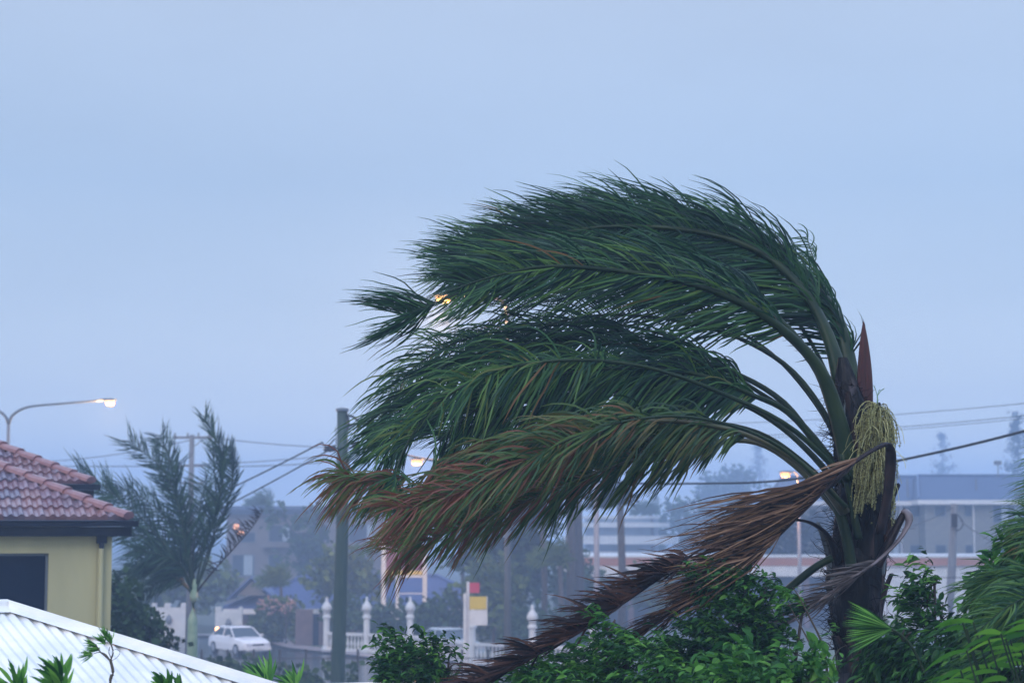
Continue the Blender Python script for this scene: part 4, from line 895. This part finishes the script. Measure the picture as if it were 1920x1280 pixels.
# balustrade
bal = thing('balustrade_fence', (bpt(760, 95).x, 95, 0), 'white balustrade fence with tall finial-topped pillars along the verge', 'fence')
pil = [(614,1120,99),(689,1120,97.5),(770,1120,96),(886,1137,90),(998,1138,88),(1110,1128,87)]
for px, yt, d in pil:
    b = MB(); q = bpt(px, d); zt3 = zz_(yt + 27, d)
    b.lathe(q, [(.26, 0), (.26, .25), (.17, .3), (.16, zt3 - .35), (.22, zt3 - .3), (.22, zt3 - .2), (.15, zt3 - .12), (.2, zt3)], 12)
    o = b.build('pillar', M['whitepaint'], bal, smooth=False)
    b = MB(); b.lathe(q + V((0, 0, zt3 + .002)), [(.12, 0), (.24, .1), (.27, .22), (.22, .36), (.10, .52), (.06, .6), (.08, .66), (.02, .8)], 12); b.build('finial', M['whitepaint'], o, smooth=True)
for i in range(len(pil) - 1):
    a = bpt(pil[i][0], pil[i][2]); c = bpt(pil[i+1][0], pil[i+1][2]); e = (c - a).normalized(); a = a + e * .2; c = c - e * .2
    b = MB(); b.span((a.x, a.y), (c.x, c.y), .92, 1.06, -.11, .11); b.span((a.x, a.y), (c.x, c.y), .06, .22, -.12, .12); b.build('rail', M['whitepaint'], bal)
    nb = max(2, int((c - a).length / .21)); b = MB()
    for k in range(nb): b.lathe(a.lerp(c, (k + .5) / nb), [(.05, .222), (.05, .28), (.03, .32), (.075, .48), (.035, .72), (.05, .86), (.05, .918)], 8)
    b.build('balusters', M['whitepaint'], bal)
# signs
DG = 112
sg = thing('sign_board', (bpt(758, DG).x, DG, 0), 'tall white-posted sign with a maroon board over a yellow stripe', 'sign')
for px, y0, y1 in ((720,1010,1200),(797,1020,1200),(746,1083,1200)):
    b = MB(); q = bpt(px, DG); b.box((q.x, DG, (zz_(y0, DG)) / 2), (.26 if px != 746 else .2, .2, zz_(y0, DG))); b.build('post', M['whitepaint'], sg)
b = MB(); a, c = bpt(724.5, DG), bpt(792.5, DG); b.span((a.x, a.y), (c.x, c.y), zz_(1068, DG), zz_(1012, DG), -.06, .06); b.build('maroon_panel', M['maroon'], sg)
b = MB(); b.span((a.x, a.y), (c.x, c.y), zz_(1077, DG), zz_(1069, DG), -.06, .06); b.build('yellow_stripe', M['yellow'], sg)
b = MB(); b.span((a.x, a.y), (c.x, c.y), zz_(1082, DG), zz_(1078, DG), -.07, .07); b.build('crossbar', M['whitepaint'], sg); b = MB(); b.span((a.x, a.y), (c.x, c.y), zz_(1011, DG), zz_(1007, DG), -.07, .07); a2_ = bpt(749, DG); b.build('crossbar', M['whitepaint'], sg); b = MB(); b.span((a2_.x, a2_.y), (c.x, c.y), zz_(1113, DG), zz_(1111, DG), -.03, .03); b.build('crossbar', M['whitepaint'], sg)
DG2 = 86
s2_ = thing('sign_board', (bpt(885, DG2).x, DG2, 0), 'narrow white-posted sign with a small red square above a yellow panel', 'sign')
for px, y0 in ((872,1112),(877.5,1090)):
    b = MB(); q = bpt(px, DG2); b.box((q.x, DG2 + (0 if px < 875 else .2), zz_(y0, DG2) / 2), (.13, .13, zz_(y0, DG2))); b.build('post', M['whitepaint'], s2_)
b = MB(); a, c = bpt(880.5, DG2), bpt(899, DG2); b.span((a.x, a.y), (c.x, c.y), zz_(1111, DG2), zz_(1092, DG2), .15, .25); b.build('red_panel', M['red'], s2_)
b = MB(); a, c = bpt(880.5, DG2), bpt(912, DG2); b.span((a.x, a.y), (c.x, c.y), zz_(1142, DG2), zz_(1118, DG2), .15, .25); b.build('yellow_panel', M['yellow'], s2_)
b = MB(); a, c = bpt(880.5, DG2), bpt(914, DG2); b.span((a.x, a.y), (c.x, c.y), zz_(1172, DG2), zz_(1143, DG2), .15, .25); a = bpt(912.5, DG2); b.span((a.x, a.y), (c.x, c.y), zz_(1142.8, DG2), zz_(1117, DG2), .15, .25); b.build('white_panel', M['whitepaint'], s2_)
# black fence near the road
bf = thing('metal_fence', (bpt(560, 74).x, 74, 0), 'black metal fence with slender bars before the wet road', 'fence')
for k in range(15):
    q = bpt(382 + 48.5 * k, 74); b = MB(); b.box((q.x, 74, .85), (.09, .09, 1.7)); b.lathe((q.x, 74, 1.702), [(.05, 0), (.06, .04), (.01, .1)], 8); b.build('post', M['black'], bf)
b = MB(); a, c = bpt(382, 74), bpt(382 + 48.5 * 14, 74)
b.span((a.x, a.y), (c.x, c.y), 1.42, 1.46, -.02, .02); b.span((a.x, a.y), (c.x, c.y), .2, .24, -.02, .02)
nb = 14 * 8
for k in range(nb): q = a.lerp(c, k / nb); b.box((q.x, q.y, .83), (.014, .014, 1.24))
b.build('bars', M['black'], bf)

# ------------------------------------------------------------------ cars
def car(loc, yaw, paint, label):
    root = thing('parked_car' if paint == 'silver' else 'car', loc, label, 'car'); root.rotation_euler = (0, 0, yaw)
    org = V(loc); Mx = Matrix.Rotation(0, 4, 'Z')
    def build(b, name, m, parent=root, smooth=False):
        b.v = [org + q for q in b.v]; return b.build(name, m, parent, smooth)
    # x forward
    st_ = [(-2.28,.50,.62,.78),(-2.22,.28,.74,.90),(-1.7,.20,.82,.97),(-1.0,.18,.85,.98),(0,.17,.86,.96),(.75,.18,.86,.94),(1.2,.20,.85,.90),(1.75,.22,.82,.83),(2.15,.26,.74,.74),(2.28,.34,.62,.62)]
    b = MB(); vs = []
    for x, zb_, w_, zt2 in st_:
        for y, z in ((-w_*.7, zb_), (-w_, zb_ + .1), (-w_*1.0, (zb_ + zt2) / 2 + .05), (-w_*.95, zt2 - .06), (-w_*.84, zt2), (0, zt2 + .02), (w_*.84, zt2), (w_*.95, zt2 - .06), (w_, (zb_ + zt2) / 2 + .05), (w_, zb_ + .1), (w_*.7, zb_)): vs.append(V((x, y, z)))
    k = 11; b.add(vs, [(i*k+j, i*k+(j+1) % k, (i+1)*k+(j+1) % k, (i+1)*k+j) for i in range(len(st_)-1) for j in range(k)] + [tuple(range(k-1, -1, -1)), tuple((len(st_)-1)*k+j for j in range(k))])
    body = build(b, 'body', M[paint], smooth=False)
    # cabin glass and roof
    b = MB(); lo = [(-1.75,.70,.95),(-1.0,.76,.96),(.9,.76,.93)]; hi = [(-1.15,.58,1.36),(-.9,.60,1.39),(.15,.60,1.39)]
    A = [V((-1.78, s*.72, .955)) for s in (-1, 1)]; B_ = [V((.98, s*.76, .92)) for s in (-1, 1)]; C_ = [V((-1.12, s*.58, 1.36)) for s in (-1, 1)]; D_ = [V((.22, s*.60, 1.37)) for s in (-1, 1)]
    b.add([A[0], B_[0], D_[0], C_[0], A[1], B_[1], D_[1], C_[1]], [(0,1,2,3),(5,4,7,6),(1,5,6,2),(4,0,3,7),(3,2,6,7)])
    build(b, 'windows', M['carglass'])
    b = MB(); b.add([V((-1.22, -.60, 1.365)), V((.30, -.62, 1.365)), V((.30, .62, 1.365)), V((-1.22, .60, 1.365)), V((-1.0, -.5, 1.43)), V((.1, -.5, 1.43)), V((.1, .5, 1.43)), V((-1.0, .5, 1.43))], [(3,2,1,0),(4,5,6,7),(0,1,5,4),(1,2,6,5),(2,3,7,6),(3,0,4,7)])
    for s in (-1, 1):
        for p0, p1 in ((A[0], C_[0]), (B_[0], D_[0]), (V((-.35, -.765, .94)), V((-.4, -.61, 1.37))), (C_[0], D_[0])):
            f_ = V((1, -s, 1)) ; b.tube([V((p0.x, p0.y * -s, p0.z)), V((p1.x, p1.y * -s, p1.z))], .035, 5)
    build(b, 'roof', M[paint])
    for x in (-1.35, 1.38):
        for s in (-1, 1):
            b = MB(); vs = []; n = 18; y0, y1 = s * .66, s * .865
            for y in (y0, y1):
                for j in range(n): a = 2*math.pi*j/n; vs.append(V((x + math.cos(a)*.315, y, .315 + math.sin(a)*.315)))
            b.add(vs, [(j, (j+1) % n, n+(j+1) % n, n+j) for j in range(n)] + [tuple(range(n)), tuple(range(n, 2*n))]); wh = build(b, 'wheel', M['tyre'])
            b = MB(); vs = []
            for y, r_ in ((s * .87, .2), (s * .885, .12)):
                for j in range(n): a = 2*math.pi*j/n; vs.append(V((x + math.cos(a)*r_, y, .315 + math.sin(a)*r_)))
            b.add(vs, [(j, (j+1) % n, n+(j+1) % n, n+j) for j in range(n)] + [tuple(range(n, 2*n))]); build(b, 'hubcap', M['alloy'], wh)
    for s in (-1, 1):
        b = MB(); b.box((2.235, s * .50, .60), (.10, .30, .13)); build(b, 'headlight', M['lens'])
        b = MB(); b.box((.68, s * .93, 1.0), (.14, .14, .11)); build(b, 'wing_mirror', M[paint])
    b = MB(); b.box((2.262, 0, .60), (.06, .64, .10)); build(b, 'grille', M['glassdark'])
    b = MB(); b.box((2.28, 0, .40), (.16, 1.36, .16)); build(b, 'bumper', M[paint])
    b = MB(); b.box((2.365, 0, .42), (.02, .40, .11)); build(b, 'number_plate', M['whitepaint'])
    return root
cl = bpt(452, 97.5); car((cl.x, cl.y, .006), R(-57), 'carpaint', 'white sedan turning on the wet road below the young palm')
cl = bpt(845, 94); car((cl.x, cl.y, .1), R(-60), 'silver', 'pale blue-silver car half hidden by bushes behind the white-posted sign')
gl = thing('added_glare', (bpt(411, 101).x, 101, 0), 'added amber glow on a short post, standing in for the glare at the rear of the white car', 'lamp')  # invented light source, stands in for the amber glare on the car's rear glass
b = MB(); q = bpt(411, 101); b.tube([q, q + V((0, 0, .95))], .05, 8); b.build('post', M['polegrey'], gl)
b = MB(); b.lathe(q + V((0, 0, .952)), [(.05, 0), (.12, .08), (.12, .18), (.04, .25)], 10); b.build('glow_ball', M['amber'], gl, smooth=True)

# ------------------------------------------------------------------ trees behind
def tree(label, blobs, d, leaf, m, n, name='tree', cat='tree', group=None, **kw):
    return plant(name, label, cat, blobs, d, leaf, m, n, group, **kw)
tree('yellowish green broad tree behind the young palm, above the cream gate walls', [(300,1105,50,26),(250,1115,30,22),(400,1105,45,24),(350,1095,40,20)], 122, .42, 'farolive', 3000, trunk_r=.2)
tree('loose green tree behind the timber pole in front of the tan apartments', [(655,1075,32,28),(620,1090,22,16),(690,1098,32,14)], 113, .36, 'farolive', 2200, trunk_r=.16)
tree('big dark tree in front of the tan apartments, left of the timber pole', [(592,1005,30,34),(570,1042,24,22),(605,1055,26,18),(528,965,16,16)], 150, .40, 'fargreen', 1300, trunk_r=.22)
tree('bushy tree beside the white car with pinkish blossom', [(528,1165,26,28),(510,1182,24,24),(548,1160,20,20)], 106, .26, 'farolive', 2400, trunk_r=.1)
tree('mound of pale pink blossom above the bush by the white car', [(535,1132,14,8),(508,1140,14,8),(556,1136,9,7)], 104.5, .16, 'pinkflower', 200, name='blossom_bush', cat='bush', trunk_r=.05)
tree('round dark bush between the maroon sign and the narrow sign', [(845,1155,30,36),(820,1175,26,26)], 100, .26, 'fargreen', 1800, name='bush', cat='bush', trunk_r=.08)
tree('low bush below the maroon sign', [(760,1175,40,26),(725,1185,30,26),(700,1160,14,20)], 100, .26, 'fargreen', 1800, name='bush', cat='bush', trunk_r=.08)
tree('bush behind the balustrade between its first two pillars', [(655,1165,30,28)], 103, .26, 'fargreen', 800, name='bush', cat='bush', trunk_r=.08)
tree('bush behind the narrow yellow and red sign', [(940,1175,40,36),(980,1190,30,24)], 100, .26, 'farolive', 1500, name='bush', cat='bush', trunk_r=.08)
tree('dark dense tree behind the fronds above the two signs', [(960,1040,60,70),(900,1020,40,45),(1010,1010,30,70),(975,1110,45,40)], 104, .38, 'fargreen', 4200, trunk_r=.2, vr=(0, .6))
tree('tree standing behind the narrow sign with drooping olive foliage', [(925,1100,26,40),(960,1130,28,36)], 98, .30, 'farolive', 1500, trunk_r=.12)
tree('domed bush in front of the orange-banded shop', [(1075,1085,38,30),(1090,1100,40,25)], 112, .30, 'fargreen', 1300, name='bush', cat='bush', trunk_r=.1)
tree('rounded bush before the shop, partly behind the long dead frond', [(1235,1105,44,32)], 112, .30, 'farolive', 1000, name='bush', cat='bush', trunk_r=.1)
tree('hazy green tree right of the white curved building', [(1290,985,45,32),(1235,1005,32,24),(1330,1010,40,34),(1380,1000,40,38)], 230, .62, 'fargreen', 2600, trunk_r=.25)
tree('tall faint broad tree behind the right half of the dead brown frond', [(1365,925,38,26),(1400,915,30,22),(1345,940,22,20)], 330, .85, 'fargreen', 1500, trunk_r=.3)
tree('hedge-like dark tree left of the palm trunk before the apartment wing', [(1430,1010,60,32),(1500,1015,45,30),(1545,1010,30,30)], 128, .4, 'fardark', 2200, trunk_r=.2)
tree('low green bushes between the balustrade pillar and the pale pole', [(1060,1190,50,30),(1010,1180,30,24)], 92, .26, 'fargreen', 1100, name='bush', cat='bush', trunk_r=.08)
tree('small green bush right of the trunk foot far below', [(1660,1205,24,18)], 60, .2, 'farolive', 300, name='bush', cat='bush', trunk_r=.05)
tree('bush under the young palm at the near side of the road', [(470,1275,60,16),(400,1282,40,14),(620,1282,60,14)], 60, .2, 'fargreen', 1300, name='bush', cat='bush', trunk_r=.05)
def conifer(px, ytop, ybot, half, d, label):
    o0 = bpt(px, d); root = thing('pine_tree', o0, label, 'tree', 'far pines in the haze'); b = MB(); s = d / F; zt4 = zz_(ytop, d); b.tube([o0, V((o0.x, d, zt4))], [.35, .04], 8); b.build('trunk', M['bark'], root)
    c = MB(); zb4 = zz_(ybot, d); H = zt4 - zb4
    for k in range(70):
        t = rnd.random() ** .8; z = zb4 + H * t; r_ = half * s * (1 - t) ** .75 * rnd.uniform(.6, 1.1) + .2; a = rnd.uniform(0, 2 * math.pi)
        dv = V((math.cos(a), math.sin(a), .35)); p0 = V((o0.x, d, z))
        for j in range(16):
            pp = p0 + dv * r_ * (j + 1) / 16; q = V((rnd.gauss(0, .3), rnd.gauss(0, .3), rnd.gauss(0, .25))); s_ = V((rnd.gauss(0, 1), rnd.gauss(0, 1), rnd.gauss(0, 1))).normalized() * .42
            e = V((rnd.gauss(0, 1), rnd.gauss(0, 1), rnd.gauss(.4, 1))).normalized() * .6; c.cur = rnd.random(); c.add([pp + q, pp + q + s_, pp + q + e + s_ * .5], [(0,1,2)])
    c.build('crown', M['fardark'], root)
conifer(1770, 812, 960, 48, 430, 'faint conical pine above the roof of the brick apartments')
conifer(1425, 825, 960, 34, 470, 'very faint pine behind the dead brown frond, left of the trunk')
conifer(1912, 778, 960, 44, 300, 'pine at the right edge, partly cut by the frame')
# far wind-blown palms
def far_palm(px, ytop, d, fl, label, nf=9, m='fargreen', th=.16, lnl=.7):
    o0 = bpt(px, d); c = V((o0.x, d, zz_(ytop, d))); root = thing('distant_palm', o0, label, 'palm tree', 'wind-blown palms beyond the road')
    b = MB(); b.tube([o0, o0.lerp(c, .5) + V((.1, 0, 0)), c], [th * 1.3, th, th * .9], 10); b.build('trunk', M['bark'], root, smooth=True)
    for k in range(nf):
        a = 2 * math.pi * k / nf + rnd.uniform(-.2, .2); dd = V((math.cos(a) * .7 - .1, math.sin(a) * .5, rnd.uniform(.35, 1))).normalized(); pts = [c]
        for q in range(5): pts.append(pts[-1] + dd * fl / 5); dd = (dd + V((-.42, 0, -.17))).normalized()
        rp = bez(pts, 14); b = MB(); b.tube(rp, .03, 4); b.cur = .4; leaflets(b, rp, .1, 26, lnl, .09, seg=2, vr=(.1, .8), wpow=.8, plume=.4); b.build('frond', M[m], root)
far_palm(1163, 948, 95, 1.5, 'dark-trunked palm right of the slim pale pole, head blown left', th=.2, m='fardark')
far_palm(1068, 925, 100, 2.2, 'palm with heavy dark head, left of the slim pale pole', nf=13, th=.26, m='fardark', lnl=.9)
far_palm(1083, 935, 104, 2.0, 'palm with stout trunk crowded against the slim pale pole', nf=11, th=.26, m='fardark', lnl=.9)
far_palm(1018, 985, 98, 1.8, 'shorter palm in the dark clump behind the fronds', nf=10, m='fardark')
far_palm(1222, 965, 200, 2.4, 'hazy distant palm streaming left above the white curved building', nf=8, m='fargreen', lnl=1.0)
far_palm(500, 955, 175, 2.2, 'distant palm poking above the tan apartment roof', nf=7, m='fargreen', lnl=.9)
far_palm(528, 1100, 110, 1.5, 'small yellow-green palm between the gable and the timber pole', nf=8, m='farolive', th=.1)
far_palm(1050, 1060, 95, 1.6, 'low olive palm in front of the dark palms', nf=8, m='farolive', th=.14)

# ------------------------------------------------------------------ storm haze
b = MB(); b.box((0, 400, 16.5), (1704, 1104, 35.6)); hz = tag(b.build('haze', None), kind='stuff')
m = bpy.data.materials.new('haze'); m.use_nodes = True; t = m.node_tree; t.nodes.clear()
o_ = t.nodes.new('ShaderNodeOutputMaterial'); vp = t.nodes.new('ShaderNodeVolumePrincipled')
vp.inputs['Color'].default_value = (.50, .69, .98, 1); vp.inputs['Density'].default_value = .0028; vp.inputs['Anisotropy'].default_value = .0
t.links.new(vp.outputs[0], o_.inputs['Volume']); hz.data.materials.clear(); hz.data.materials.append(m)
